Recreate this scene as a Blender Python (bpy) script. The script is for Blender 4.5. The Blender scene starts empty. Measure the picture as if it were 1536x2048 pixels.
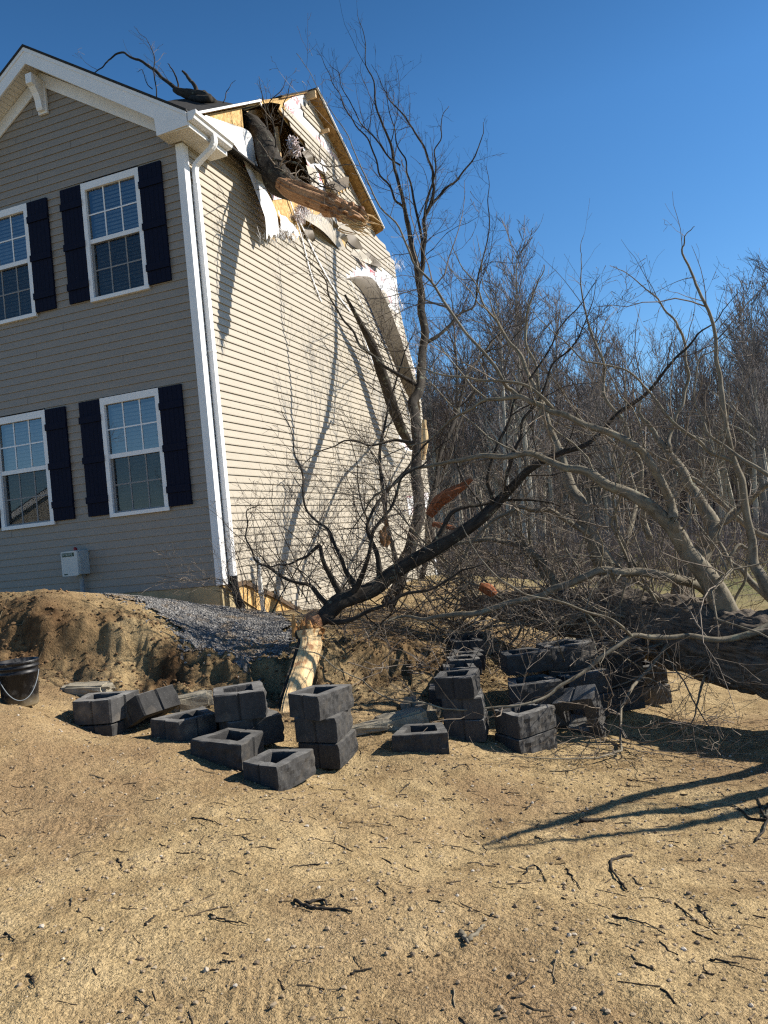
import bpy, bmesh, math, random
import numpy as np
from mathutils import Vector, Matrix
from mathutils.geometry import tessellate_polygon

# ------------------------------------------------------------------ camera, sky, sun, exposure
SC = bpy.context.scene
COL = SC.collection
F = 1600.0                       # focal length in photo pixels (photo 1536 x 2048)
PIT, ROL, YAW = math.radians(1.6), math.radians(-5.67), math.radians(20.3)
CAM = np.array([0, 0, 1.65])
_f = np.array([0, math.cos(PIT), math.sin(PIT)])
_u = np.array([0, -math.sin(PIT), math.cos(PIT)])
_x = np.array([1.0, 0, 0])
CX = math.cos(ROL) * _x + math.sin(ROL) * _u
CU = -math.sin(ROL) * _x + math.cos(ROL) * _u
cam = bpy.data.cameras.new('camera')
cam.sensor_fit = 'HORIZONTAL'; cam.sensor_width = 36; cam.lens = 36 * F / 1536
cam.clip_start = 0.05; cam.clip_end = 2000
camo = bpy.data.objects.new('camera', cam); COL.objects.link(camo)
camo.matrix_world = Matrix(((CX[0], CU[0], -_f[0], CAM[0]), (CX[1], CU[1], -_f[1], CAM[1]),
                            (CX[2], CU[2], -_f[2], CAM[2]), (0, 0, 0, 1)))
SC.camera = camo
SUN_EL, SUN_AZ = math.radians(35), math.radians(82)      # azimuth from +Y towards +X
SDIR = np.array([math.cos(SUN_EL) * math.sin(SUN_AZ), math.cos(SUN_EL) * math.cos(SUN_AZ), math.sin(SUN_EL)])
W = bpy.data.worlds.new('World'); SC.world = W; W.use_nodes = True
nt = W.node_tree; nt.nodes.clear()
wo = nt.nodes.new('ShaderNodeOutputWorld'); bg = nt.nodes.new('ShaderNodeBackground')
sky = nt.nodes.new('ShaderNodeTexSky'); sky.sky_type = 'NISHITA'; sky.sun_disc = False
sky.sun_elevation = SUN_EL; sky.sun_rotation = SUN_AZ
sky.altitude = 300; sky.air_density = 1.0; sky.dust_density = 0.1; sky.ozone_density = 4.0
bg.inputs['Strength'].default_value = 0.088
hs_ = nt.nodes.new('ShaderNodeHueSaturation'); hs_.inputs['Saturation'].default_value = 1.22; hs_.inputs['Value'].default_value = 1.0
tc_ = nt.nodes.new('ShaderNodeTexCoord'); sx_ = nt.nodes.new('ShaderNodeSeparateXYZ'); mr_ = nt.nodes.new('ShaderNodeMapRange')   # sky dimmed towards the zenith to weaken fill in the shade
mr_.inputs[1].default_value = 0.45; mr_.inputs[2].default_value = 0.95; mr_.inputs[3].default_value = 1.12; mr_.inputs[4].default_value = 0.25
nt.links.new(tc_.outputs['Generated'], sx_.inputs[0]); nt.links.new(sx_.outputs[2], mr_.inputs[0]); nt.links.new(mr_.outputs[0], hs_.inputs['Value'])
nt.links.new(sky.outputs[0], hs_.inputs['Color']); nt.links.new(hs_.outputs[0], bg.inputs[0]); nt.links.new(bg.outputs[0], wo.inputs[0])
sl = bpy.data.lights.new('sun', 'SUN'); sl.energy = 5.0; sl.angle = math.radians(0.5); sl.color = (1.0, 0.93, 0.82)
so = bpy.data.objects.new('sun', sl); COL.objects.link(so)
so.rotation_euler = Vector(-SDIR).to_track_quat('-Z', 'Y').to_euler()
so.location = (20, 3, 20)
SC.view_settings.view_transform = 'Standard'; SC.view_settings.look = 'None'
SC.view_settings.exposure = 0.6; SC.view_settings.gamma = 1.0
SC.cycles.max_bounces = 6; SC.cycles.diffuse_bounces = 2; SC.cycles.glossy_bounces = 3
SC.cycles.transparent_max_bounces = 8; SC.cycles.transmission_bounces = 3
SC.cycles.use_denoising = False; SC.cycles.pixel_filter_type = 'BLACKMAN_HARRIS'; SC.cycles.filter_width = 1.25; SC.cycles.sample_clamp_indirect = 4.0

# ------------------------------------------------------------------ geometry helpers
def ray(px, py): return _f + CX * (px - 768) / F - CU * (py - 1024) / F
def at(px, py, d):
    r = ray(px, py); return CAM + r * (d / r[1])
HX = np.array([math.cos(YAW), -math.sin(YAW), 0]); HY = np.array([math.sin(YAW), math.cos(YAW), 0]); HZ = np.array([0, 0, 1.0])
C0 = at(445.8, 1169.8, 10.16)                 # house corner, bottom of the siding
def wl(px, py, off=0.0):                      # photo point -> house-local point on the side wall plane a=off
    r = ray(px, py); t = ((C0 + HX * off - CAM) @ HX) / (r @ HX); p = CAM + r * t - C0
    return np.array([off, p @ HY, p @ HZ])
def fl(px, py, off=0.0):
    r = ray(px, py); t = ((C0 + HY * off - CAM) @ HY) / (r @ HY); p = CAM + r * t - C0
    return np.array([p @ HX, off, p @ HZ])
def hw(l): return C0 + HX * l[0] + HY * l[1] + HZ * l[2]
def unit(v): v = np.asarray(v, float); return v / (np.linalg.norm(v) + 1e-12)

def hash2(ix, iy, s):
    h = (ix.astype(np.int64) * 374761393 + iy.astype(np.int64) * 668265263 + s * 982451653) & 0xffffffff
    h = ((h ^ (h >> 13)) * 1274126177) & 0xffffffff
    return ((h ^ (h >> 16)) & 0xffff) / 65535.0
def vnoise(x, y, s=0):
    x = np.asarray(x, float); y = np.asarray(y, float)
    ix = np.floor(x); iy = np.floor(y); fx = x - ix; fy = y - iy
    fx = fx * fx * (3 - 2 * fx); fy = fy * fy * (3 - 2 * fy)
    a = hash2(ix, iy, s); b = hash2(ix + 1, iy, s); c = hash2(ix, iy + 1, s); d = hash2(ix + 1, iy + 1, s)
    return (a * (1 - fx) + b * fx) * (1 - fy) + (c * (1 - fx) + d * fx) * fy - 0.5
def fbm(x, y, s=0, o=4, g=0.5):
    r = 0; a = 1.0
    for k in range(o):
        r = r + a * vnoise(x * 2 ** k + 17.3 * k, y * 2 ** k - 9.1 * k, s + k); a *= g
    return r

class MB:
    def __init__(s): s.v = []; s.q = []; s.t = []; s.n = 0; s.uv = []; s.has_uv = False; s.ng = []
    def add(s, v, quads=None, tris=None, uv=None):
        v = np.asarray(v, float).reshape(-1, 3); s.v.append(v)
        if quads is not None and len(quads): s.q.append(np.asarray(quads, int).reshape(-1, 4) + s.n)
        if tris is not None and len(tris): s.t.append(np.asarray(tris, int).reshape(-1, 3) + s.n)
        if uv is not None: s.has_uv = True
        s.uv.append(np.zeros((len(v), 2)) if uv is None else np.asarray(uv, float))
        s.n += len(v)
    def box(s, lo, hi, M=None):
        x0, y0, z0 = lo; x1, y1, z1 = hi
        v = np.array([(x0,y0,z0),(x1,y0,z0),(x1,y1,z0),(x0,y1,z0),(x0,y0,z1),(x1,y0,z1),(x1,y1,z1),(x0,y1,z1)], float)
        if M is not None: v = v @ np.asarray(M)[:3, :3].T + np.asarray(M)[:3, 3]
        s.add(v, [(0,3,2,1),(4,5,6,7),(0,1,5,4),(1,2,6,5),(2,3,7,6),(3,0,4,7)])
    def bar(s, p, q, w, h, up=(0,0,1)):
        p = np.asarray(p, float); q = np.asarray(q, float); t = unit(q - p)
        a = np.cross(t, up)
        if np.linalg.norm(a) < 1e-5: a = np.cross(t, (1, 0, 0))
        a = unit(a); b = np.cross(a, t)
        v = [e + a * sx * w / 2 + b * sy * h / 2 for e in (p, q) for sx, sy in ((-1,-1),(1,-1),(1,1),(-1,1))]
        s.add(v, [(0,1,2,3),(7,6,5,4),(0,4,5,1),(1,5,6,2),(2,6,7,3),(3,7,4,0)])
    def prism(s, pts, ext):                   # closed planar polygon extruded by vector ext
        pts = np.asarray(pts, float); n = len(pts); ext = np.asarray(ext, float)
        tr = tessellate_polygon([[Vector(p) for p in pts]])
        v = np.vstack([pts, pts + ext])
        tris = [t for t in tr] + [tuple(i + n for i in t[::-1]) for t in tr]
        s.add(v, [(i, (i + 1) % n, (i + 1) % n + n, i + n) for i in range(n)], tris)
    def poly(s, pts, holes=()):
        rings = [[Vector(p) for p in pts]] + [[Vector(p) for p in h] for h in holes]
        tr = tessellate_polygon(rings); v = [p for r in rings for p in r]
        s.add(np.array([tuple(p) for p in v]), None, [t for t in tr])
    def tube(s, P, R, n=6, cap=False, disp=None):
        P = np.asarray(P, float); R = np.asarray(R, float); m = len(P)
        T = np.gradient(P, axis=0); T /= (np.linalg.norm(T, axis=1)[:, None] + 1e-12)
        o = np.abs(P[-1] - P[0]); ref = np.zeros(3); ref[int(np.argmin(o))] = 1
        A = np.cross(T, ref); A /= (np.linalg.norm(A, axis=1)[:, None] + 1e-9); B = np.cross(T, A)
        k = n + 1 if disp is not None else n
        ang = np.arange(n) * 2 * math.pi / n
        L = np.concatenate([[0], np.cumsum(np.linalg.norm(np.diff(P, axis=0), axis=1))])
        rr = np.repeat(R[:, None], n, 1)
        if disp is not None: rr = rr * (1 + disp(ang[None, :], L[:, None]))
        V = P[:, None] + rr[..., None] * (np.cos(ang)[None, :, None] * A[:, None] + np.sin(ang)[None, :, None] * B[:, None])
        i = np.arange(m - 1)[:, None] * n; j = np.arange(n)[None, :]; j2 = (j + 1) % n
        q = np.stack([i + j, i + j2, i + n + j2, i + n + j], -1).reshape(-1, 4)
        uv = np.stack(np.broadcast_arrays(np.abs(ang[None, :] - math.pi) * R.mean(), L[:, None]), -1).reshape(-1, 2)
        V = V.reshape(-1, 3); tr = None
        if cap:
            V = np.vstack([V, P[:1], P[-1:]]); uv = np.vstack([uv, [(0, 0)], [(0, L[-1])]])
            c0 = m * n; tr = [(c0, (a + 1) % n, a) for a in range(n)] + [(c0 + 1, (m - 1) * n + a, (m - 1) * n + (a + 1) % n) for a in range(n)]
        s.add(V, q, tr, uv)
    def build(s, name, mat, parent=None, smooth=False):
        if not s.n: return None
        me = bpy.data.meshes.new(name)
        V = np.vstack(s.v); Q = np.vstack(s.q) if s.q else np.zeros((0, 4), int); T = np.vstack(s.t) if s.t else np.zeros((0, 3), int)
        me.vertices.add(len(V)); me.vertices.foreach_set('co', V.astype(np.float32).ravel())
        li = np.concatenate([Q.ravel(), T.ravel()]).astype(np.int32)
        me.loops.add(len(li)); me.loops.foreach_set('vertex_index', li)
        st = np.concatenate([np.arange(len(Q)) * 4, len(Q) * 4 + np.arange(len(T)) * 3]).astype(np.int32)
        me.polygons.add(len(st)); me.polygons.foreach_set('loop_start', st)
        me.polygons.foreach_set('use_smooth', np.full(len(st), bool(smooth)))
        if s.has_uv:
            uv = np.vstack(s.uv); l = me.uv_layers.new(name='uv')
            l.data.foreach_set('uv', uv[li].astype(np.float32).ravel())
        me.update(calc_edges=True); me.validate()
        for m in (mat if isinstance(mat, (list, tuple)) else [mat]): me.materials.append(m)
        o = bpy.data.objects.new(name, me); COL.objects.link(o)
        if parent is not None: o.parent = parent
        return o

def recalc(o):
    bm = bmesh.new(); bm.from_mesh(o.data); bmesh.ops.recalc_face_normals(bm, faces=bm.faces); bm.to_mesh(o.data); bm.free(); return o
def tag(o, label=None, cat=None, group=None, kind=None):
    if label: o['label'] = label
    if cat: o['category'] = cat
    if group: o['group'] = group
    if kind: o['kind'] = kind
    return o
def empty(name, loc=(0, 0, 0), rz=0.0):
    o = bpy.data.objects.new(name, None); COL.objects.link(o); o.location = tuple(loc); o.rotation_euler = (0, 0, rz); o.empty_display_size = 0.1
    return o
def smooth_path(P, n):                         # Catmull-Rom through control rows (any width)
    P = np.asarray(P, float); m = len(P)
    Q = np.vstack([2 * P[0] - P[1], P, 2 * P[-1] - P[-2]])
    ts = np.linspace(0, m - 1 - 1e-6, n); out = []
    for t in ts:
        i = int(t); f = t - i; a, b, c, d = Q[i], Q[i + 1], Q[i + 2], Q[i + 3]
        out.append(0.5 * (2 * b + (c - a) * f + (2 * a - 5 * b + 4 * c - d) * f * f + (3 * b - a - 3 * c + d) * f ** 3))
    return np.array(out)

# ------------------------------------------------------------------ materials
def srgb(r, g, b):
    f = lambda c: (c / 255 / 12.92) if c / 255 <= 0.04045 else ((c / 255 + 0.055) / 1.055) ** 2.4
    return (f(r), f(g), f(b), 1)
class N:
    def __init__(s, name):
        s.m = bpy.data.materials.new(name); s.m.use_nodes = True; s.t = s.m.node_tree; s.t.nodes.clear()
        s.out = s.t.nodes.new('ShaderNodeOutputMaterial'); s.p = s.t.nodes.new('ShaderNodeBsdfPrincipled')
        s.t.links.new(s.p.outputs[0], s.out.inputs[0]); s.p.inputs['Specular IOR Level'].default_value = 0.3
        s._co = None
    def n(s, ty, **k):
        o = s.t.nodes.new(ty)
        for a, b in k.items(): setattr(o, a, b)
        return o
    def l(s, a, b): s.t.links.new(a, b)
    def co(s, kind='Object', scale=(1, 1, 1)):
        tc = s.n('ShaderNodeTexCoord'); mp = s.n('ShaderNodeMapping'); mp.inputs['Scale'].default_value = scale
        s.l(tc.outputs[kind], mp.inputs[0]); return mp.outputs[0]
    def noise(s, vec, scale, detail=4, rough=0.6):
        o = s.n('ShaderNodeTexNoise'); o.inputs['Scale'].default_value = scale; o.inputs['Detail'].default_value = detail; o.inputs['Roughness'].default_value = rough
        s.l(vec, o.inputs['Vector']); return o.outputs['Fac']
    def ramp(s, fac, stops):
        o = s.n('ShaderNodeValToRGB'); e = o.color_ramp.elements
        while len(e) < len(stops): e.new(0.5)
        for i, (p, c) in enumerate(stops): e[i].position = p; e[i].color = c if len(c) == 4 else (*c, 1)
        s.l(fac, o.inputs[0]); return o.outputs[0]
    def mix(s, fac, a, b, mode='MIX'):
        o = s.n('ShaderNodeMix', data_type='RGBA', blend_type=mode)
        for v, k in ((fac, 0), (a, 6), (b, 7)):
            if hasattr(v, 'links'): s.l(v, o.inputs[k])
            else: o.inputs[k].default_value = v
        return o.outputs[2]
    def bump(s, h, strength=0.5, dist=0.01):
        o = s.n('ShaderNodeBump'); o.inputs['Strength'].default_value = strength; o.inputs['Distance'].default_value = dist
        s.l(h, o.inputs['Height']); s.l(o.outputs[0], s.p.inputs['Normal']); return o
    def col(s, c):
        if hasattr(c, 'links'): s.l(c, s.p.inputs['Base Color'])
        else: s.p.inputs['Base Color'].default_value = c
    def rough(s, r): s.p.inputs['Roughness'].default_value = r
def grey(v): return (v, v, v, 1)

def plain(name, c, rough=0.6, var=0.12, scale=6.0, bump=0.0, bscale=80, spec=0.3, stretch=(1, 1, 1)):
    k = N(name); v = k.co('Object', stretch); f = k.noise(v, scale, 5)
    c0 = tuple(x * (1 - var) for x in c[:3]); c1 = tuple(min(1, x * (1 + var)) for x in c[:3])
    k.col(k.ramp(f, [(0.3, c0), (0.7, c1)])); k.rough(rough); k.p.inputs['Specular IOR Level'].default_value = spec
    if bump: k.bump(k.noise(v, bscale, 3), bump, 0.004)
    return k.m
def bark_mat(name, dark, light, lichen=0.0, uvs=(14, 3), scale=1.0):
    k = N(name); v = k.co('UV', (uvs[0], uvs[1], 1)); ob = k.co('Object')
    a = k.noise(v, 2.2 * scale, 5, 0.65); b = k.noise(ob, 2.5, 3)
    c = k.ramp(a, [(0.32, dark), (0.62, light)])
    c = k.mix(k.ramp(b, [(0.35, grey(0)), (0.7, grey(0.45))]), c, (*[x * 1.35 for x in light[:3]], 1))
    if lichen:
        l = k.noise(ob, 9, 4, 0.7); c = k.mix(k.ramp(l, [(0.60, grey(0)), (0.66, grey(lichen))]), c, (0.30, 0.32, 0.24, 1))
    k.col(c); k.rough(0.9); k.p.inputs['Specular IOR Level'].default_value = 0.15
    k.bump(a, 0.7, 0.012); return k.m
M = {}
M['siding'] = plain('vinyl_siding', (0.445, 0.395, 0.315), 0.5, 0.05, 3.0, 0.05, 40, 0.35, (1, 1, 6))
M['siding_shaded'] = plain('vinyl_siding_shaded', (0.285, 0.25, 0.21), 0.5, 0.06, 3.0, 0.05, 40, 0.35, (1, 1, 6))  # same siding, colour darkened to carry the shade of the front wall
M['siding_back'] = plain('siding_reverse', (0.17, 0.14, 0.105), 0.6, 0.08, 4)  # reverse of the siding, its shade worked into the darker brown
M['white'] = plain('white_trim', (0.80, 0.80, 0.80), 0.45, 0.03, 5)
M['soffit'] = plain('soffit_vinyl', (0.72, 0.69, 0.62), 0.5, 0.04, 5)
M['navy'] = plain('navy_shutter', (0.006, 0.008, 0.022), 0.7, 0.2, 8, 0.15, 60, 0.12, (8, 8, 1))
M['shingle'] = plain('roof_shingle', (0.03, 0.029, 0.028), 0.9, 0.4, 20, 0.5, 60)
M['blind'] = plain('blind_slats', (0.70, 0.69, 0.66), 0.6, 0.03, 3)
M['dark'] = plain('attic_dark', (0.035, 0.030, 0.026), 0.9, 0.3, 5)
M['lumber'] = plain('lumber', (0.52, 0.36, 0.19), 0.7, 0.2, 9, 0.1, 60, 0.3, (1, 1, 0.2))
M['felt'] = plain('roof_drip_edge', (0.75, 0.76, 0.78), 0.4, 0.03, 5)
M['concrete_wall'] = plain('foundation', (0.42, 0.34, 0.20), 0.9, 0.22, 3.5, 0.25, 50)
M['brown_trim'] = plain('brown_flashing', (0.13, 0.085, 0.05), 0.6, 0.2, 5)
M['pvc'] = plain('pvc_pipe', (0.78, 0.77, 0.73), 0.4, 0.04, 6)
M['black_plastic'] = plain('black_plastic', (0.013, 0.013, 0.015), 0.4, 0.2, 9)
M['box_grey'] = plain('utility_grey', (0.36, 0.41, 0.42), 0.5, 0.05, 5)
M['conduit'] = plain('conduit_grey', (0.24, 0.27, 0.29), 0.5, 0.08, 5)
M['label_green'] = plain('green_label', (0.006, 0.045, 0.03), 0.4, 0.05, 5)
M['letter'] = plain('letter_white', (0.42, 0.50, 0.47), 0.5, 0.03, 5)
M['red'] = plain('red_lens', (0.30, 0.012, 0.016), 0.3, 0.05, 5)
M['leaf'] = plain('dead_oak_leaf', (0.24, 0.115, 0.045), 0.7, 0.4, 12)
M['rust'] = plain('rust_wood', (0.27, 0.095, 0.04), 0.8, 0.4, 8, 0.5, 40, 0.2, (6, 6, 1))
M['insul'] = plain('pink_insulation', (0.68, 0.50, 0.50), 0.95, 0.15, 14, 0.8, 60)
M['bark_dark'] = bark_mat('bark_dark', (0.014, 0.012, 0.010), (0.055, 0.047, 0.039), 0.4)
M['bark_trunk'] = bark_mat('bark_trunk', (0.007, 0.006, 0.005), (0.15, 0.125, 0.10), 0.0, (24, 4.0))
M['bark_limb'] = bark_mat('bark_limb', (0.045, 0.038, 0.029), (0.24, 0.21, 0.158), 0.5)
M['bark_twig'] = plain('bark_twig', (0.21, 0.172, 0.135), 0.8, 0.65, 3)
M['bark_twig_red'] = plain('bark_twig_dark', (0.05, 0.038, 0.032), 0.8, 0.4, 3)
M['bark_wood'] = plain('bark_woods', (0.21, 0.19, 0.17), 0.9, 0.45, 1.2)
M['bark_wood_tan'] = plain('bark_woods_pale', (0.40, 0.37, 0.31), 0.9, 0.4, 1.2)
M['twig_wood'] = plain('twigs_woods', (0.19, 0.165, 0.155), 0.9, 0.4, 0.8)
M['twig_wood_red'] = plain('twigs_woods_reddish', (0.20, 0.16, 0.15), 0.9, 0.4, 0.8)

def osb_mat():
    k = N('osb_sheathing'); v = k.co('Object'); vo = k.n('ShaderNodeTexVoronoi'); vo.inputs['Scale'].default_value = 26
    k.l(k.co('Object', (1, 1.7, 0.8)), vo.inputs['Vector'])
    c = k.ramp(vo.outputs['Color'], [(0.1, (0.42, 0.25, 0.085)), (0.5, (0.60, 0.39, 0.15)), (0.9, (0.74, 0.53, 0.25))])
    c = k.mix(k.ramp(k.noise(v, 40, 3), [(0.35, grey(0.5)), (0.55, grey(0))]), c, (0.30, 0.16, 0.05, 1))
    k.col(c); k.rough(0.8); return k.m
M['osb'] = osb_mat()
def osb_dark():
    k = N('osb_underside'); vo = k.n('ShaderNodeTexVoronoi'); vo.inputs['Scale'].default_value = 24
    k.l(k.co('Object', (1, 1, 1)), vo.inputs['Vector'])
    k.col(k.ramp(vo.outputs['Color'], [(0.1, (0.20, 0.11, 0.035)), (0.9, (0.40, 0.24, 0.09))])); k.rough(0.85); return k.m
M['osb_dark'] = osb_dark()
def wrap_mat():
    k = N('house_wrap'); v = k.co('Object'); br = k.n('ShaderNodeTexBrick')
    k.l(k.co('Object', (1, 1, 1)), br.inputs['Vector'])
    sep = k.n('ShaderNodeSeparateXYZ'); k.l(v, sep.inputs[0]); cmb = k.n('ShaderNodeCombineXYZ')
    k.l(sep.outputs[1], cmb.inputs[0]); k.l(sep.outputs[2], cmb.inputs[1]); k.l(cmb.outputs[0], br.inputs['Vector'])
    br.inputs['Scale'].default_value = 1.0; br.inputs['Brick Width'].default_value = 0.62; br.inputs['Row Height'].default_value = 0.36
    br.inputs['Mortar Size'].default_value = 0.11; br.inputs['Color1'].default_value = grey(1); br.inputs['Color2'].default_value = grey(0.2); br.inputs['Mortar'].default_value = grey(0)
    st = k.noise(k.co('Object', (1, 16, 9)), 1.4, 2)
    m = k.mix(1.0, br.outputs['Color'], k.ramp(st, [(0.46, grey(0)), (0.50, grey(1))]), 'MULTIPLY')
    c = k.mix(m, (0.80, 0.80, 0.81, 1), (0.62, 0.10, 0.12, 1)); k.col(c); k.rough(0.5)
    k.bump(k.noise(v, 7, 3), 0.35, 0.03); return k.m
M['wrap'] = wrap_mat()
M['wrap_plain'] = plain('house_wrap_plain', (0.80, 0.79, 0.78), 0.5, 0.05, 4, 0.3, 9)
def wood_mat(name, a, b, c2):
    k = N(name); v = k.co('UV', (60, 3, 1)); n1 = k.noise(v, 1.0, 4); ob = k.co('Object'); n2 = k.noise(ob, 9, 3)
    c = k.ramp(n1, [(0.3, a), (0.65, b)]); c = k.mix(k.ramp(n2, [(0.58, grey(0)), (0.68, grey(0.8))]), c, c2)
    k.col(c); k.rough(0.75); k.bump(n1, 0.8, 0.01); return k.m
M['split_wood'] = wood_mat('split_wood', (0.50, 0.30, 0.13, 1), (0.78, 0.60, 0.34, 1), (0.32, 0.14, 0.06, 1))
M['split_wood_red'] = wood_mat('split_wood_red', (0.26, 0.11, 0.05, 1), (0.50, 0.28, 0.15, 1), (0.15, 0.06, 0.03, 1))
M['split_wood_tan'] = wood_mat('split_wood_tan', (0.20, 0.095, 0.045, 1), (0.48, 0.28, 0.15, 1), (0.11, 0.04, 0.02, 1))
def glass_mat():
    k = N('window_glass'); g = k.n('ShaderNodeBsdfGlossy'); g.inputs['Roughness'].default_value = 0.015; g.inputs['Color'].default_value = (0.95, 0.97, 1, 1)
    t = k.n('ShaderNodeBsdfTransparent'); t.inputs['Color'].default_value = (0.62, 0.68, 0.72, 1)
    fr = k.n('ShaderNodeFresnel'); fr.inputs['IOR'].default_value = 2.1
    mx = k.n('ShaderNodeMixShader'); k.l(fr.outputs[0], mx.inputs[0]); k.l(t.outputs[0], mx.inputs[1]); k.l(g.outputs[0], mx.inputs[2]); k.l(mx.outputs[0], k.out.inputs[0]); return k.m
M['glass'] = glass_mat()
def screen_mat():
    k = N('insect_screen'); t = k.n('ShaderNodeBsdfTransparent'); d = k.n('ShaderNodeBsdfDiffuse'); d.inputs['Color'].default_value = (0.02, 0.021, 0.022, 1); mx = k.n('ShaderNodeMixShader'); mx.inputs[0].default_value = 0.45
    k.l(t.outputs[0], mx.inputs[1]); k.l(d.outputs[0], mx.inputs[2]); k.l(mx.outputs[0], k.out.inputs[0]); return k.m
M['screen'] = screen_mat()
def ground_mat():
    k = N('sandy_ground'); v = k.co('Object')
    big = k.noise(v, 0.55, 5, 0.6); mid = k.noise(v, 3.2, 5, 0.65); fine = k.noise(v, 70, 3, 0.7)
    c = k.ramp(mid, [(0.30, (0.24, 0.168, 0.085)), (0.5, (0.37, 0.272, 0.142)), (0.72, (0.45, 0.34, 0.188))])
    c = k.mix(k.ramp(big, [(0.46, grey(0)), (0.62, grey(0.75))]), c, (0.235, 0.155, 0.085, 1))
    vo = k.n('ShaderNodeTexVoronoi'); vo.inputs['Scale'].default_value = 120; k.l(v, vo.inputs['Vector'])
    g = k.ramp(vo.outputs['Color'], [(0.0, grey(0.40)), (0.35, grey(0.95)), (1.0, grey(1.5))])
    c = k.mix(1.0, c, g, 'MULTIPLY')
    at_ = k.n('ShaderNodeAttribute', attribute_name='zone')
    sp = k.n('ShaderNodeSeparateColor'); k.l(at_.outputs['Color'], sp.inputs[0])
    clod = k.ramp(k.noise(v, 6, 6, 0.7), [(0.34, (0.04, 0.023, 0.012)), (0.55, (0.13, 0.076, 0.037)), (0.75, (0.30, 0.195, 0.10))])
    c = k.mix(sp.outputs[0], c, clod)
    gr = k.ramp(k.noise(v, 1.2, 6, 0.7), [(0.35, (0.24, 0.20, 0.11)), (0.55, (0.12, 0.135, 0.05)), (0.75, (0.30, 0.24, 0.13))])
    c = k.mix(sp.outputs[1], c, gr)
    k.col(c); k.rough(0.95); k.p.inputs['Specular IOR Level'].default_value = 0.1
    ad = k.n('ShaderNodeMath', operation='MULTIPLY_ADD'); ad.inputs[1].default_value = 0.5; k.l(fine, ad.inputs[0]); k.l(k.noise(v, 28, 4, .75), ad.inputs[2])
    k.bump(ad.outputs[0], 1.0, 0.022); return k.m
M['ground'] = ground_mat()
def gravel_mat():
    k = N('crushed_gravel'); v = k.co('Object'); vo = k.n('ShaderNodeTexVoronoi'); vo.inputs['Scale'].default_value = 48; k.l(v, vo.inputs['Vector'])
    k.col(k.ramp(vo.outputs['Color'], [(0.1, (0.085, 0.083, 0.082)), (0.5, (0.17, 0.165, 0.16)), (0.95, (0.32, 0.31, 0.30))]))
    mm_ = k.mix(k.ramp(k.noise(v, 2.2, 5, .7), [(0.50, grey(0)), (0.62, grey(.85))]), k.p.inputs['Base Color'].links[0].from_socket, (0.24, 0.165, 0.09, 1)); k.col(mm_)
    k.rough(0.9); k.bump(vo.outputs['Distance'], 1.0, 0.025); return k.m
M['gravel'] = gravel_mat()
def pebble_mat():
    k = N('pebbles'); oi = k.n('ShaderNodeNewGeometry')
    k.col(k.ramp(oi.outputs['Random Per Island'], [(0.0, (0.16, 0.12, 0.08)), (0.4, (0.30, 0.22, 0.135)), (0.93, (0.40, 0.32, 0.22)), (1.0, (0.55, 0.50, 0.43))])); k.rough(0.9); return k.m
M['pebble'] = pebble_mat()
M['gravel_stone'] = plain('gravel_stone', (0.23, 0.225, 0.215), 0.9, 0.45, 40)
def litter_mat():
    k = N('twig_litter'); oi = k.n('ShaderNodeNewGeometry')
    k.col(k.ramp(oi.outputs['Random Per Island'], [(0.0, (0.035, 0.026, 0.02)), (0.7, (0.11, 0.08, 0.05)), (1.0, (0.30, 0.23, 0.14))])); k.rough(0.9); return k.m
M['litter'] = litter_mat()
def block_mat():
    k = N('block_concrete'); v = k.co('Object'); a = k.noise(v, 14, 5, 0.7); b = k.noise(v, 160, 2)
    oi = k.n('ShaderNodeObjectInfo')
    c = k.ramp(a, [(0.25, (0.036, 0.035, 0.035)), (0.75, (0.080, 0.078, 0.076))])
    c = k.mix(k.ramp(b, [(0.62, grey(0)), (0.72, grey(0.6))]), c, (0.24, 0.235, 0.22, 1))
    d = k.noise(v, 5, 4); c = k.mix(k.ramp(d, [(0.56, grey(0)), (0.72, grey(0.4))]), c, (0.24, 0.20, 0.15, 1))
    ge = k.n('ShaderNodeNewGeometry'); sz = k.n('ShaderNodeSeparateXYZ'); k.l(ge.outputs['Normal'], sz.inputs[0]); dust_lit = k.n('ShaderNodeMath', operation='MULTIPLY'); k.l(k.ramp(sz.outputs[2], [(0.55, grey(0)), (0.9, grey(1))]), dust_lit.inputs[0]); k.l(k.ramp(k.noise(v, 7, 4), [(0.3, grey(.25)), (0.7, grey(.9))]), dust_lit.inputs[1])
    c = k.mix(dust_lit.outputs[0], c, (0.27, 0.262, 0.245, 1))  # up-facing tops paled: dust plus sunlight put into the colour
    hs = k.n('ShaderNodeHueSaturation'); k.l(c, hs.inputs['Color'])
    mr = k.n('ShaderNodeMapRange'); mr.inputs[3].default_value = 0.75; mr.inputs[4].default_value = 1.35; k.l(oi.outputs['Random'], mr.inputs[0]); k.l(mr.outputs[0], hs.inputs['Value'])
    k.col(hs.outputs[0]); k.rough(0.92); k.p.inputs['Specular IOR Level'].default_value = 0.2; k.bump(k.noise(v, 90, 4, 0.7), 0.5, 0.006); return k.m
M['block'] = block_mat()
M['block_pale'] = plain('block_weathered', (0.30, 0.265, 0.20), 0.95, 0.3, 9, 0.8, 50)
M['rock'] = plain('field_stone', (0.33, 0.28, 0.21), 0.95, 0.35, 7, 0.9, 30)
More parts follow.
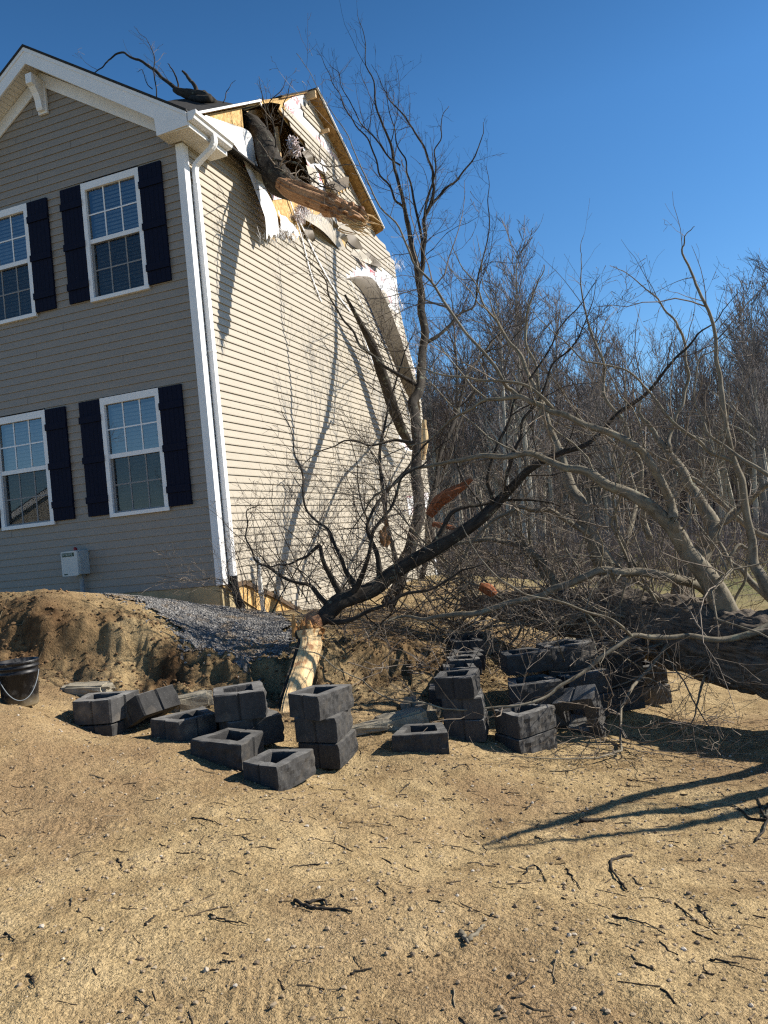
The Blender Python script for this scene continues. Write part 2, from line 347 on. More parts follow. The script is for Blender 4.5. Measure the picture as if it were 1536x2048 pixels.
def bucket_mat():
    k = N('dirty_bucket'); v = k.co('Object', (1, 1, 1)); a = k.noise(v, 13, 6, 0.75)
    sep = k.n('ShaderNodeSeparateXYZ'); k.l(v, sep.inputs[0])
    c = k.ramp(a, [(0.50, (0.012, 0.012, 0.014)), (0.60, (0.06, 0.06, 0.06)), (0.75, (0.26, 0.26, 0.26))])
    zz = k.n('ShaderNodeMapRange'); zz.inputs[1].default_value = 0.09; zz.inputs[2].default_value = 0.0; k.l(sep.outputs[2], zz.inputs[0])
    c = k.mix(zz.outputs[0], c, (0.22, 0.17, 0.10, 1)); k.col(c); k.rough(0.45); return k.m
M['bucket'] = bucket_mat()

# ------------------------------------------------------------------ ground
def zp(px, py, d): p = at(px, py, d); return tuple(p)
CP = [zp(*a) for a in (
    (768, 2048, 2.55), (60, 2040, 2.6), (1480, 2040, 2.5), (0, 1800, 3.4), (768, 1800, 3.4), (1536, 1800, 3.5),
    (0, 1600, 4.6), (545, 1573, 5.05), (300, 1560, 5.0), (1000, 1620, 4.9), (1536, 1600, 5.0), (650, 1540, 5.76), (210, 1470, 6.13), (40, 1422, 5.8),
    (375, 1487, 5.75), (930, 1480, 6.4), (845, 1498, 5.95), (1050, 1505, 6.25), (1150, 1475, 6.8), (1290, 1412, 8.47), (1400, 1420, 8.5), (1536, 1450, 7.3),
    (100, 1365, 6.9), (300, 1372, 7.0), (500, 1372, 7.2), (690, 1425, 6.7), (860, 1420, 7.1), (120, 1345, 7.15), (260, 1345, 7.2), (420, 1358, 7.3), (560, 1370, 7.35),
    (20, 1200, 8.0), (100, 1206, 7.9), (170, 1228, 7.9), (250, 1210, 8.4), (350, 1204, 9.0), (460, 1222, 9.4), (560, 1240, 8.9),
    (60, 1262, 7.55), (170, 1265, 7.55), (250, 1262, 7.7), (400, 1300, 7.85), (560, 1320, 7.7), (680, 1330, 7.6), (760, 1238, 9.4), (760, 1330, 7.8), (840, 1290, 8.7), (870, 1330, 8.2), (900, 1350, 7.8),
    (965, 1360, 8.0), (1060, 1400, 7.6), (1210, 1415, 8.0), (1000, 1240, 11.5), (1300, 1240, 15.0), (1500, 1200, 19.0))]
CP += [tuple(hw(p)) for p in ((0, 0, -.42), (-1.2, -.1, -.36), (-2.3, -.1, -.30), (-3.6, -.2, -.2), (-5, -.5, -.2), (0.2, 1.2, -.50), (0.3, 2.5, -.64), (0.5, 5, -.66), (0.5, 9, -.62), (2.5, 4, -.75), (-2, 5, -.5), (-4, 10, -.6), (3, 10, -1.1), (-6, 4, -.4))]
CP += [(-6, 2.5, 0.55), (-6, 6, 0.9), (6, 2, -0.3), (0, -2, 0.15), (-5, -3, 0.3), (5, -3, -0.1), (10, 6, -0.55), (12, 14, -0.7), (10, 20, -0.75)]
CP = np.array(CP)
def _phi(r2): return 0.5 * r2 * np.log(r2 + 1e-9)
def _tps():
    n = len(CP); d2 = ((CP[:, None, :2] - CP[None, :, :2]) ** 2).sum(-1)
    A = np.zeros((n + 3, n + 3)); A[:n, :n] = _phi(d2) + np.eye(n) * 0.02; A[:n, n] = 1; A[:n, n + 1:] = CP[:, :2]; A[n:, :n] = A[:n, n:].T
    return np.linalg.solve(A, np.concatenate([CP[:, 2], np.zeros(3)]))
_W = _tps()
def ground_base(x, y):
    x = np.asarray(x, float); y = np.asarray(y, float); sh = x.shape; xf = x.ravel(); yf = y.ravel()
    z = np.full(xf.shape, -0.72); rr = np.hypot(xf - 1, yf - 7)
    m = rr < 20
    if m.any():
        d2 = (xf[m][:, None] - CP[None, :, 0]) ** 2 + (yf[m][:, None] - CP[None, :, 1]) ** 2
        t = _phi(d2) @ _W[:-3] + _W[-3] + xf[m] * _W[-2] + yf[m] * _W[-1]
        w = np.clip((rr[m] - 11) / 8, 0, 1); w = w * w * (3 - 2 * w)
        z[m] = np.clip(t, -1.2, 1.6) * (1 - w) - 0.72 * w
    return z.reshape(sh)
BANK = np.array([at(*a)[:2] for a in ((-60, 1250, 7.6), (100, 1290, 7.5), (250, 1290, 7.55), (330, 1310, 7.5), (480, 1350, 7.4), (620, 1350, 7.4), (760, 1310, 8.0), (860, 1310, 8.3))])
def bankstep(x, y):
    x = np.asarray(x, float); y = np.asarray(y, float); d = np.full(x.shape, 9.0); sg = np.zeros(x.shape)
    for (a, b) in zip(BANK[:-1], BANK[1:]):
        ab = b - a; t = np.clip(((x - a[0]) * ab[0] + (y - a[1]) * ab[1]) / (ab @ ab), 0, 1); dx = x - a[0] - t * ab[0]; dy = y - a[1] - t * ab[1]; q = np.hypot(dx, dy); m = q < d
        d = np.where(m, q, d); sg = np.where(m, np.where(ab[0] * dy - ab[1] * dx > 0, q, -q), sg)
    return sg
def bankness(x, y):
    x = np.asarray(x, float); y = np.asarray(y, float); d = np.full(x.shape, 9.0)
    for (a, b) in zip(BANK[:-1], BANK[1:]):
        ab = b - a; t = np.clip(((x - a[0]) * ab[0] + (y - a[1]) * ab[1]) / (ab @ ab), 0, 1)
        d = np.minimum(d, np.hypot(x - a[0] - t * ab[0], y - a[1] - t * ab[1]))
    return np.clip(1.25 - d / 0.75, 0, 1)
TREADS = [(*at(50, 1930, 2.95)[:2], .25, .5, .12), (*at(380, 2000, 2.7)[:2], .1, .5, .10), (*at(960, 1890, 3.05)[:2], .5, .55, .11), (*at(680, 1990, 2.7)[:2], .3, .45, .1), (*at(360, 1560, 4.95)[:2], .9, .7, .14), (*at(1060, 1960, 2.8)[:2], .6, .4, .1), (*at(250, 1640, 4.3)[:2], .2, 1.2, .12), (*at(900, 1640, 4.4)[:2], -.15, 1.0, .12)]
def ground(x, y, detail=True):
    z = ground_base(x, y)
    if detail:
        x = np.asarray(x, float); y = np.asarray(y, float); b = bankness(x, y)
        near = np.clip((26 - np.hypot(x, y)) / 10, 0, 1)
        z = z + near * (0.035 * fbm(x * 1.3, y * 1.3, 3, 3) + 0.014 * fbm(x * 7, y * 7, 11, 4, 0.6) + 0.006 * fbm(x * 24, y * 24, 15, 3, 0.7))
        for (tx, ty, ta, tl, tw_) in TREADS:
            c, s_ = math.cos(ta), math.sin(ta); u = (x - tx) * c + (y - ty) * s_; v = -(x - tx) * s_ + (y - ty) * c
            m = np.clip(1.3 - np.abs(u) / tl, 0, 1) * np.clip(1.4 - np.abs(v) / tw_, 0, 1) * np.clip(.6 + 2.2 * vnoise(x * 5, y * 5, 71), 0, 1)
            z = z + m * (.0042 * np.tanh(2 * np.sin(2 * math.pi * u / .045 + np.abs(v) * 12)) - .006)
        sd = bankstep(x, y) + .22 * fbm(x * 2.2, y * 2.2, 91, 4, .6)
        z = z + b * (x < .1) * 0.11 * np.tanh(sd / .06) * np.exp(-(sd / .55) ** 2)
        z = z + b * (0.15 * fbm(x * 2.6, y * 2.6, 21, 5, 0.66) - 0.07 * np.abs(fbm(x * 6, y * 6, 31, 3, 0.6)))
    return z
def gz(x, y): return float(ground(np.array([x]), np.array([y]), True)[0])
def axis(lo, hi, step, far, k=1.16):
    a = list(np.arange(lo, hi + step / 2, step)); s = step
    while a[-1] < far: s *= k; a.append(a[-1] + s)
    s = step
    while a[0] > -far: s *= k; a.insert(0, a[0] - s)
    return np.array(a)
gx = axis(-2.4, 2.4, 0.014, 2.6, 1.001); gx = np.concatenate([np.arange(-4.6, gx[0] - .01, .026), gx, np.arange(gx[-1] + .026, 6.0, .026)])
gy = np.concatenate([np.arange(1.6, 5.2, .014), np.arange(5.214, 10.5, .024)])
def _ext(a, far=500, k=1.16):
    a = list(a); s_ = .03
    while a[-1] < far: s_ *= k; a.append(a[-1] + s_)
    s_ = .03
    while a[0] > -far: s_ *= k; a.insert(0, a[0] - s_)
    return np.array(a)
gx = _ext(gx); gy = _ext(gy)
GX, GY = np.meshgrid(gx, gy); GZ = ground(GX, GY)
nx, ny = len(gx), len(gy)
g = MB(); ii = (np.arange(ny - 1)[:, None] * nx + np.arange(nx - 1)[None, :]).ravel()
g.add(np.stack([GX, GY, GZ], -1).reshape(-1, 3), np.stack([ii, ii + 1, ii + nx + 1, ii + nx], -1))
go = tag(g.build('ground', M['ground'], smooth=True), 'bare sandy building lot with clods and tyre marks', 'ground', kind='structure')
za = go.data.color_attributes.new('zone', 'FLOAT_COLOR', 'POINT')
bk = bankness(GX, GY).ravel() * np.clip(0.75 + 1.2 * fbm(GX * 1.5, GY * 1.5, 77, 3).ravel(), 0, 1)
gr = np.clip((np.hypot(GX - 0, GY - 5).ravel() - 11) / 5, 0, 1) * np.clip(0.8 + fbm(GX * .4, GY * .4, 55, 3).ravel(), 0, 1)
za.data.foreach_set('color', np.stack([bk, gr, gr * 0, gr * 0 + 1], -1).astype(np.float32).ravel())

# gravel bed draped over the bank top
def inside(px, py, poly):
    r = np.zeros(px.shape, bool); n = len(poly)
    for i in range(n):
        x0, y0 = poly[i]; x1, y1 = poly[(i + 1) % n]
        c = ((y0 > py) != (y1 > py)) & (px < (x1 - x0) * (py - y0) / (y1 - y0 + 1e-12) + x0); r ^= c
    return r
GRV = [at(*a)[:2] for a in ((200, 1222, 8.5), (260, 1203, 8.9), (350, 1198, 9.5), (470, 1218, 9.75), (580, 1245, 9.0), (600, 1300, 8.0), (560, 1345, 7.5), (470, 1335, 7.55), (380, 1312, 7.75), (330, 1290, 7.9), (345, 1262, 8.15), (300, 1232, 8.5))]
def gravel_bed():
    xs = np.arange(-3.2, -0.5, 0.016); ys = np.arange(7.2, 10.0, 0.016); X, Y = np.meshgrid(xs, ys)
    m = inside(X + 0.35 * fbm(X * 4, Y * 4, 5, 5, .7), Y + 0.35 * fbm(X * 4, Y * 4, 9, 5, .7), GRV)
    Z = ground(X, Y) * 0.5 + ground_base(X, Y) * 0.5 + 0.02 + 0.05 * fbm(X * 2, Y * 2, 41, 3) + 0.012 * (hash2(np.floor(X / .016), np.floor(Y / .016), 4) - .3)
    Z = np.maximum(Z, ground(X, Y) + 0.006)
    idx = -np.ones(X.shape, int); idx[m] = np.arange(m.sum())
    q = np.stack([idx[:-1, :-1], idx[:-1, 1:], idx[1:, 1:], idx[1:, :-1]], -1).reshape(-1, 4); q = q[(q >= 0).all(1)]
    b = MB(); b.add(np.stack([X[m], Y[m], Z[m]], -1), q)
    tag(b.build('gravel', M['gravel']), 'grey crushed gravel heap spread over the bank by the house corner', 'gravel', kind='stuff')
gravel_bed()

rng = np.random.default_rng(5)
ICO_V = np.array([(0,0,1),(0.894,0,0.447),(0.276,0.851,0.447),(-0.724,0.526,0.447),(-0.724,-0.526,0.447),(0.276,-0.851,0.447),
                  (0.724,0.526,-0.447),(-0.276,0.851,-0.447),(-0.894,0,-0.447),(-0.276,-0.851,-0.447),(0.724,-0.526,-0.447),(0,0,-1)])
ICO_T = np.array([(0,1,2),(0,2,3),(0,3,4),(0,4,5),(0,5,1),(1,6,2),(2,7,3),(3,8,4),(4,9,5),(5,10,1),(1,10,6),(2,6,7),(3,7,8),(4,8,9),(5,9,10),(6,11,7),(7,11,8),(8,11,9),(9,11,10),(10,11,6)])
def scatter_stones(name, n, xr, yr, rmin, rmax, mat, label, cat, mask=None, power=3.0):
    x = rng.uniform(*xr, n); y = rng.uniform(*yr, n)
    if mask is not None: k = mask(x, y); x, y = x[k], y[k]
    n = len(x); r = rmin + (rmax - rmin) * rng.random(n) ** power; z = ground(x, y)
    V = ICO_V[None] * (r[:, None, None] * rng.uniform(0.65, 1.2, (n, 12, 1))) * np.stack([np.ones(n), np.ones(n), rng.uniform(.5, .8, n)], -1)[:, None]
    V = V + np.stack([x, y, z + r * 0.25], -1)[:, None]
    T = ICO_T[None] + (np.arange(n) * 12)[:, None, None]
    b = MB(); b.add(V.reshape(-1, 3), None, T.reshape(-1, 3))
    return tag(b.build(name, mat), label, cat, kind='stuff')
def _spill(x, y):
    return inside(x + .5 * (rng.random(len(x)) - .5), y + .5 * (rng.random(len(x)) - .5), GRV)
scatter_stones('gravel_stones', 9000, (-3.4, -0.3), (7.0, 10.1), 0.006, 0.02, M['gravel_stone'], 'loose grey gravel stones spilling around the gravel heap', 'gravel', _spill, 2)
infr = lambda x, y: np.abs(x) < 0.56 * y + 0.3
scatter_stones('gravel_pebbles', 36000, (-4, 4), (2.0, 7.2), 0.002, 0.013, M['pebble'], 'small pebbles strewn across the sandy lot', 'pebbles', infr, 7)
scatter_stones('dirt_clods', 16000, (-5, 2.2), (6.2, 9.2), 0.004, 0.024, plain('clod', (0.16, 0.098, 0.05), 0.95, 0.55, 5), 'brown dirt clods crumbled over the excavated bank', 'dirt clods', lambda x, y: bankness(x, y) > rng.random(len(x)), 4)

# ------------------------------------------------------------------ house
HOUSE = tag(empty('house', C0, -YAW), 'two storey beige sided house with navy shutters and its gable torn open', 'house')
def bz(P): return np.array([p[1:] for p in P])               # (b, z) of side wall points
def WPX(L, off=0.0): return [wl(x, y, off) for x, y in L]
RIDGE_B, RIDGE_Z = 4.25, 8.50
def z_front(b): return 6.17 + 0.571 * (b - 0.17)
P_back = wl(766, 456, 0.2)
def z_back(b): return RIDGE_Z + (P_back[2] - RIDGE_Z) * (b - RIDGE_B) / (P_back[1] - RIDGE_B)

OUT_R = bz(WPX([(768, 490), (788, 526), (792, 560), (797, 610), (806, 650), (826, 735), (841, 800), (850, 900), (860, 1000), (869, 1161)]))
BOT = bz(WPX([(487, 1160), (545, 1187), (612, 1226)]))
OUTLINE = [(0.0, 0.0), (0.0, 5.95), (0.12, z_front(.12) - .06), (RIDGE_B, RIDGE_Z - .08), (P_back[1], z_back(P_back[1]) - .08)] + [tuple(p) for p in OUT_R] + [(BOT[2][0] + .3, BOT[2][1] - .03), tuple(BOT[2]), tuple(BOT[1]), tuple(BOT[0])]
OUTLINE = [(b, z) for b, z in OUTLINE]
SHEATH = [(0.0, -0.02)] + OUTLINE[1:5] + [(b - .03, z) for b, z in OUT_R[:-1]] + [(OUT_R[-1][0] - .03, -.9), (BOT[2][0], -.9), (1.0, -.5)]
HOLE = bz(WPX([(484, 216), (522, 200), (562, 208), (556, 222), (590, 268), (608, 292), (622, 322), (642, 350), (650, 372), (612, 388), (572, 388), (545, 388), (529, 372), (507, 312), (489, 268)]))
TEAR = bz(WPX([(372, 232), (520, 186), (632, 160), (668, 238), (712, 352), (720, 378), (700, 372), (672, 392), (676, 420), (694, 470), (690, 499), (668, 478), (632, 448), (612, 470), (592, 478), (560, 468), (544, 484), (534, 450), (520, 395), (492, 335), (472, 298), (440, 262), (392, 248)]))
TEAR2 = bz(WPX([(690, 552), (712, 534), (742, 528), (742, 540), (770, 538), (792, 560), (797, 628), (772, 612), (752, 592), (738, 566), (712, 560)]))
TEAR3 = bz(WPX([(772, 640), (788, 655), (806, 700), (822, 745), (812, 748), (795, 712), (782, 680)]))
TEAR4 = bz(WPX([(797, 868), (836, 880), (840, 912), (815, 902), (797, 884)]))
TEAR5 = bz(WPX([(812, 988), (856, 986), (860, 1022), (815, 1026)]))
PATCH1 = bz(WPX([(597, 212), (628, 202), (655, 262), (672, 300), (676, 318), (660, 292), (640, 268), (612, 238)]))
PATCH2 = bz(WPX([(553, 222), (568, 216), (604, 250), (640, 286), (676, 328), (700, 352), (688, 356), (654, 366), (640, 346), (626, 318), (592, 268)]))
EXPO = 0.1016
def side_courses(mb, include, exclude, off=0.0, tilt=0.0, seam=True):
    zs = [p[1] for p in include]; k0 = math.floor(min(zs) / EXPO) - 1; k1 = math.ceil(max(zs) / EXPO) + 1
    bs = np.arange(min(p[0] for p in include) - .05, max(p[0] for p in include) + .05, 0.008)
    r = random.Random(4)
    for k in range(k0, k1):
        z0, z1 = k * EXPO, (k + 1) * EXPO; zm = np.full(bs.shape, z0 + EXPO * .5)
        m = inside(bs, zm, include)
        for e in exclude: m &= ~inside(bs, zm, e)
        d = np.diff(np.concatenate([[0], m.astype(int), [0]])); st = np.where(d == 1)[0]; en = np.where(d == -1)[0]
        for s_, e_ in zip(st, en):
            b0, b1 = bs[s_], bs[min(e_, len(bs) - 1)]
            if b1 - b0 < .03: continue
            cuts = [b0] + ([] if (not seam or k % 2) else [c for c in (b0 + 1.2 + r.random() * 3.6,) if c < b1 - .3]) + [b1]
            for c0, c1 in zip(cuts[:-1], [c - .004 for c in cuts[1:]]):
                o = off + r.uniform(-.0008, .0008); n = max(2, int((c1 - c0) / .6) + 1); bb = np.linspace(c0, c1, n)
                rows = []
                for oo, zz in ((0.001, z1 + .004), (0.019, z0 + .014), (0.019, z0), (-0.002, z0 + .003)):
                    wob = 0.0012 * np.sin(bb * 2.1 + k * 1.7)
                    rows.append(np.stack([np.full(n, o + oo) + wob, bb, np.full(n, zz) + tilt * (bb - c0)], -1))
                V = np.vstack(rows); q = []
                for j in range(3):
                    for i in range(n - 1): q.append((j * n + i, j * n + i + 1, (j + 1) * n + i + 1, (j + 1) * n + i))
                mb.add(V, q)
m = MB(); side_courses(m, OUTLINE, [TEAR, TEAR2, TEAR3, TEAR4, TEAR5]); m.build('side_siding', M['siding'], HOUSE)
m = MB(); side_courses(m, list(PATCH1), [], 0.012, 0, False); side_courses(m, list(PATCH2), [], 0.03, -0.03, False); tag(m.build('loose_siding', M['siding'], HOUSE), 'loose strips of siding hanging on the torn gable')
m = MB(); m.poly([(-.006, b, z) for b, z in SHEATH], [[(-.006, b, z) for b, z in HOLE]]); m.build('sheathing', M['osb'], HOUSE)
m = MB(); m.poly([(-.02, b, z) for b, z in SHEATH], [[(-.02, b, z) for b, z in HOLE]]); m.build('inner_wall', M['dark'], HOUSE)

FRONT_A0 = -4.26; APEX_A = -2.13
def z_gab(a): return 7.30 - 0.65 * abs(a - APEX_A)
WIN = [(-1.612, -0.672, 3.93, 5.55), (-1.612, -0.672, 1.02, 2.625), (-3.495, -2.555, 3.925, 5.52), (-3.495, -2.555, 1.02, 2.615)]
def front_courses(mb):
    r = random.Random(9)
    for k in range(0, 73):
        z0, z1 = k * EXPO, (k + 1) * EXPO; zm = z0 + EXPO / 2
        half = min(2.13, (7.30 - zm) / 0.65)
        if half < .05: continue
        segs = [(APEX_A - half, APEX_A + half)]
        for (a0, a1, w0, w1) in WIN:
            if w0 - .01 < zm < w1 + .01:
                ns = []
                for s0, s1 in segs:
                    if a0 > s0 and a1 < s1: ns += [(s0, a0 + .02), (a1 - .02, s1)]
                    else: ns.append((s0, s1))
                segs = ns
        for s0, s1 in segs:
            cuts = [s0] + ([c for c in (s0 + .5 + r.random() * 2.6,) if c < s1 - .4] if k % 3 == 0 else []) + [s1]
            for c0, c1 in zip(cuts[:-1], [c - .004 for c in cuts[1:]]):
                o = -r.uniform(0, .0016)
                V = [(a, o - oo, zz) for oo, zz in ((.001, z1 + .004), (.016, z0 + .012), (.016, z0), (-.001, z0 + .003)) for a in (c0, c1)]
                mb.add(V, [(0, 1, 3, 2), (2, 3, 5, 4), (4, 5, 7, 6)])
m = MB(); front_courses(m); m.build('front_siding', M['siding_shaded'], HOUSE)
m = MB(); m.poly([(FRONT_A0, .006, 0), (0, .006, 0), (0, .006, 5.9), (APEX_A, .006, 7.28), (FRONT_A0, .006, 5.9)],
                 [[(a0 + .03, .006, z0 + .03), (a1 - .03, .006, z0 + .03), (a1 - .03, .006, z1 - .03), (a0 + .03, .006, z1 - .03)] for a0, a1, z0, z1 in WIN])
m.add([(FRONT_A0, .006, -.6), (FRONT_A0, 9.0, -.6), (FRONT_A0, 9.0, 6.2), (FRONT_A0, RIDGE_B, 8.4), (FRONT_A0, .006, 6.0)], None, [(0, 1, 2), (0, 2, 3), (0, 3, 4)])
m.add([(FRONT_A0, 8.2, -.9), (-.02, 8.2, -.9), (-.02, 8.2, 6.2), (FRONT_A0, 8.2, 6.2)], [(0, 1, 2, 3)])
m.add([(-.6, 8.2, -.9), (-.02, 8.9, -.9), (-.02, 8.8, 2.4), (-.6, 8.2, 2.4)], [(0, 1, 2, 3)])
m.add([(FRONT_A0, .02, 2.75), (-.03, .02, 2.75), (-.03, 8.2, 2.75), (FRONT_A0, 8.2, 2.75)], [(0, 1, 2, 3)])
m.add([(FRONT_A0, .02, 5.5), (-.03, .02, 5.5), (-.03, 8.2, 5.5), (FRONT_A0, 8.2, 5.5)], [(0, 1, 2, 3)])
m.add([(-1.7, .02, 5.5), (-1.7, 8.2, 5.5), (-1.7, 8.0, 6.4), (-1.7, RIDGE_B, 8.4), (-1.7, .1, 6.0)], None, [(0, 1, 2), (0, 2, 3), (0, 3, 4)])
m.build('wall', M['dark'], HOUSE)
m = MB(); m.box((FRONT_A0, .0, -1.2), (-.06, .2, -.004)); m.box((-.22, .2, -1.5), (-.03, 9.0, -.03)); m.box((-.06, .012, -1.2), (-.03, .2, -.03)); m.build('foundation', M['concrete_wall'], HOUSE)
m = MB()
fp = [np.array([.012, b, z]) for b, z in ((.12, -.012), tuple(BOT[0]), tuple(BOT[1]), tuple(BOT[2]), (BOT[2][0] + .5, BOT[2][1] - .05))]
for p, q in zip(fp[:-1], fp[1:]): m.bar(p + [0, 0, -.03], q + [0, 0, -.03], .03, .06)
m.build('foundation_flashing', M['brown_trim'], HOUSE)
m = MB(); m.box((-.085, -.022, .0), (.022, .10, 5.70)); m.build('corner_post', M['white'], HOUSE)
# far corner post, only its lower part is left
pb = wl(862, 1048); pc = wl(869, 1161); m = MB(); m.box((-.02, pb[1] - .05, -.85), (.02, pb[1] + .05, pb[2])); m.build('corner_post', M['white'], HOUSE)

# front gable roof: shingles, fascia, soffit, frieze, bracket
def mir(a): return 2 * APEX_A - a
m = MB()
for s in (lambda a: a, mir):
    m.prism([(s(APEX_A), -.32, 7.50), (s(.305), -.32, 5.925), (s(.305), -.32, 5.895), (s(APEX_A), -.32, 7.465)], (0, 2.9, 0))
m.build('gable_roof', M['shingle'], HOUSE)
m = MB()
for s in (lambda a: a, mir):
    m.prism([(s(a), -.30, z) for a, z in ((APEX_A, 7.46), (.29, 5.893), (.29, 5.73), (-.165, 5.712), (-.18, 5.94), (APEX_A, 7.24))], (0, .022, 0))
    m.prism([(s(a), -.31, z) for a, z in ((APEX_A, 7.464), (.296, 5.894), (.296, 5.845), (APEX_A, 7.41))], (0, .012, 0))
m.build('rake_fascia', M['white'], HOUSE)
m = MB()
for s in (lambda a: a, mir):
    for i in range(17):
        a0 = -.19 - i * .117; a1 = a0 - .112
        for (c0, c1) in ((a0, a0 - .053), (a0 - .058, a1)):
            z0, z1 = 7.27 - .65 * (c0 - APEX_A), 7.27 - .65 * (c1 - APEX_A)
            m.prism([(s(c0), -.277, z0), (s(c1), -.277, z1), (s(c1), -.277, z1 + .012), (s(c0), -.277, z0 + .012)], (0, .262, 0))
m.build('gable_soffit', M['soffit'], HOUSE)
m = MB()
for i in range(9):
    b0 = -.277 + i * .1
    for c0, c1 in ((b0, b0 + .029), (b0 + .033, b0 + .062), (b0 + .066, b0 + .097)):
        m.box((-.16 if c1 < -.022 else .024, c0, 5.712), (.30, c1, 5.724))
m.build('eave_soffit', M['soffit'], HOUSE)
m = MB(); m.box((-.165, -.277, 5.726), (.30, .62, 5.735)); m.box((.285, -.277, 5.715), (.30, .62, 5.89))
m.build('eave_fascia', M['white'], HOUSE)
m = MB()
for s in (lambda a: a, mir):
    m.prism([(s(a), -.04, z) for a, z in ((APEX_A, 7.255), (-.09, 5.96), (-.09, 5.775), (APEX_A, 7.06))], (0, .022, 0))
m.build('frieze_board', M['white'], HOUSE)
m = MB(); ba = APEX_A + .005
m.box((ba - .075, -.055, 6.66), (ba + .075, -.018, 7.10))
m.prism([(ba - .05, b, z) for b, z in ((-.055, 7.12), (-.27, 7.12), (-.27, 6.99), (-.22, 6.965), (-.165, 6.90), (-.13, 6.82), (-.115, 6.72), (-.10, 6.69), (-.055, 6.69))], (.10, 0, 0))
recalc(m.build('gable_bracket', M['white'], HOUSE))
gp = [(.302, 5.895), (.302, 5.785), (.365, 5.785), (.385, 5.80), (.40, 5.835), (.425, 5.85), (.425, 5.895), (.41, 5.895), (.408, 5.865), (.392, 5.85), (.375, 5.815), (.36, 5.80), (.318, 5.80), (.318, 5.895)]
m = MB(); m.prism([(a, -.29, z) for a, z in gp], (0, .91, 0)); m.prism([(a, -.293, z) for a, z in ((.302, 5.897), (.302, 5.783), (.366, 5.783), (.402, 5.833), (.427, 5.848), (.427, 5.897))], (0, .004, 0)); m.prism([(a, .62, z) for a, z in ((.302, 5.895), (.302, 5.785), (.366, 5.785), (.40, 5.835), (.425, 5.85), (.425, 5.895))], (0, .004, 0)); recalc(m.build('gutter', M['white'], HOUSE))
def rect_sweep(mb, P, w, d, side=(0, 1, 0)):
    P = smooth_path(P, 26); T = np.gradient(P, axis=0); T /= np.linalg.norm(T, axis=1)[:, None]; S_ = np.array(side, float); V = []
    for i, (p, t) in enumerate(zip(P, T)):
        n_ = np.cross(t, S_); n_ /= np.linalg.norm(n_); k = 1 + (0.05 if (i % 2 and 3 < i < 22) else 0)
        for sx, sy in ((-.5,-.4),(-.4,-.5),(-.1,-.5),(0,-.42),(.1,-.5),(.4,-.5),(.5,-.4),(.5,.4),(.4,.5),(.1,.5),(0,.42),(-.1,.5),(-.4,.5),(-.5,.4)): V.append(p + S_ * w * sx * k + n_ * d * sy * k)
    n = 14; q = [(i * n + j, i * n + (j + 1) % n, (i + 1) * n + (j + 1) % n, (i + 1) * n + j) for i in range(len(P) - 1) for j in range(n)]
    mb.add(V, q)
m = MB(); rect_sweep(m, [(.36, .20, 5.80), (.36, .20, 5.70), (.30, .19, 5.62), (.13, .17, 5.50), (.065, .165, 5.42), (.062, .165, 5.2)], .085, .06)
P = [(.062, .165, 5.2), (.062, .165, .04)]
for p, q in [P]:
    for b0, b1, o in ((.125, .15, .095), (.15, .158, .085), (.158, .172, .095), (.172, .18, .085), (.18, .205, .095)): m.box((.024, b0, .03), (o, b1, 5.21))
m.box((.02, .118, 3.0), (.099, .212, 3.03)); m.build('downspout', M['white'], HOUSE)
m = MB(); dp = smooth_path([(.062, .165, .10), (.062, .165, .0), (.08, .17, -.15), (.11, .19, -.30), (.14, .22, -.46)], 60)
m.tube(dp, [.05 + .008 * (i % 2) for i in range(60)], 16); m.build('drain_pipe', M['black_plastic'], HOUSE, False)

# main roof with the hole the limb punched into it
notch = [wl(519, 198)[1], wl(560, 206)[1]]
fr = [(.07, .02), (.07, notch[0]), (-.25, notch[0] + .12), (-.9, notch[0] + .05), (-1.45, notch[0] + .4), (-1.3, notch[1] + .1), (-.6, notch[1] + .25), (-.2, notch[1] - .05), (.04, notch[1]), (.04, RIDGE_B), (-4.56, RIDGE_B), (-4.56, .02)]
m = MB(); m.prism([(a, b, z_front(b) - .03) for a, b in fr], (0, 0, -.02))
bkp = [(.2, RIDGE_B), (.2, P_back[1]), (.02, P_back[1] + .06), (-.5, P_back[1] + .1), (-1.2, P_back[1] + .9), (-4.56, 8.6), (-4.56, RIDGE_B)]
m.prism([(a, b, z_back(b) - .03) for a, b in bkp], (0, 0, -.022)); m.build('roof_deck', M['osb_dark'], HOUSE)
m = MB(); m.prism([(a + (.012 if a > 0 else 0), b, z_front(b)) for a, b in fr], (0, 0, -.026)); m.prism([(a + (.012 if a > .1 else 0), b, z_back(b)) for a, b in bkp], (0, 0, -.026)); m.build('roof', M['shingle'], HOUSE)
m = MB()
e0 = wl(372, 226, .06); e1 = wl(518, 198, .06); m.bar(e0 + [0, 0, -.03], e1 + [0, 0, -.03], .03, .085, (1, 0, 0)); m.bar(e1 + [0, 0, -.02], e1 + [-.03, .12, -.02], .02, .06)
m.build('rake_trim', M['white'], HOUSE)
m = MB(); m.bar((.218, RIDGE_B, z_back(RIDGE_B) - .012), (.218, P_back[1], z_back(P_back[1]) - .012), .022, .045, (1, 0, 0)); m.build('drip_edge', M['felt'], HOUSE)
m = MB(); m.bar((.03, RIDGE_B - .06, RIDGE_Z - .15), (.21, RIDGE_B - .06, RIDGE_Z - .15), .045, .13); lk = wl(650, 262, .1); m.bar(lk - [.1, 0, 0], lk + [.08, 0, 0], .04, .06)
for b in np.arange(.45, 8.2, .406):
    if HOLE[:, 0].min() - .05 < b < HOLE[:, 0].max() + .05: continue
    m.box((-.13, b - .019, -.5), (-.04, b + .019, min(z_front(b), z_back(b), 6.9 if b > 7 else 99) - .15))
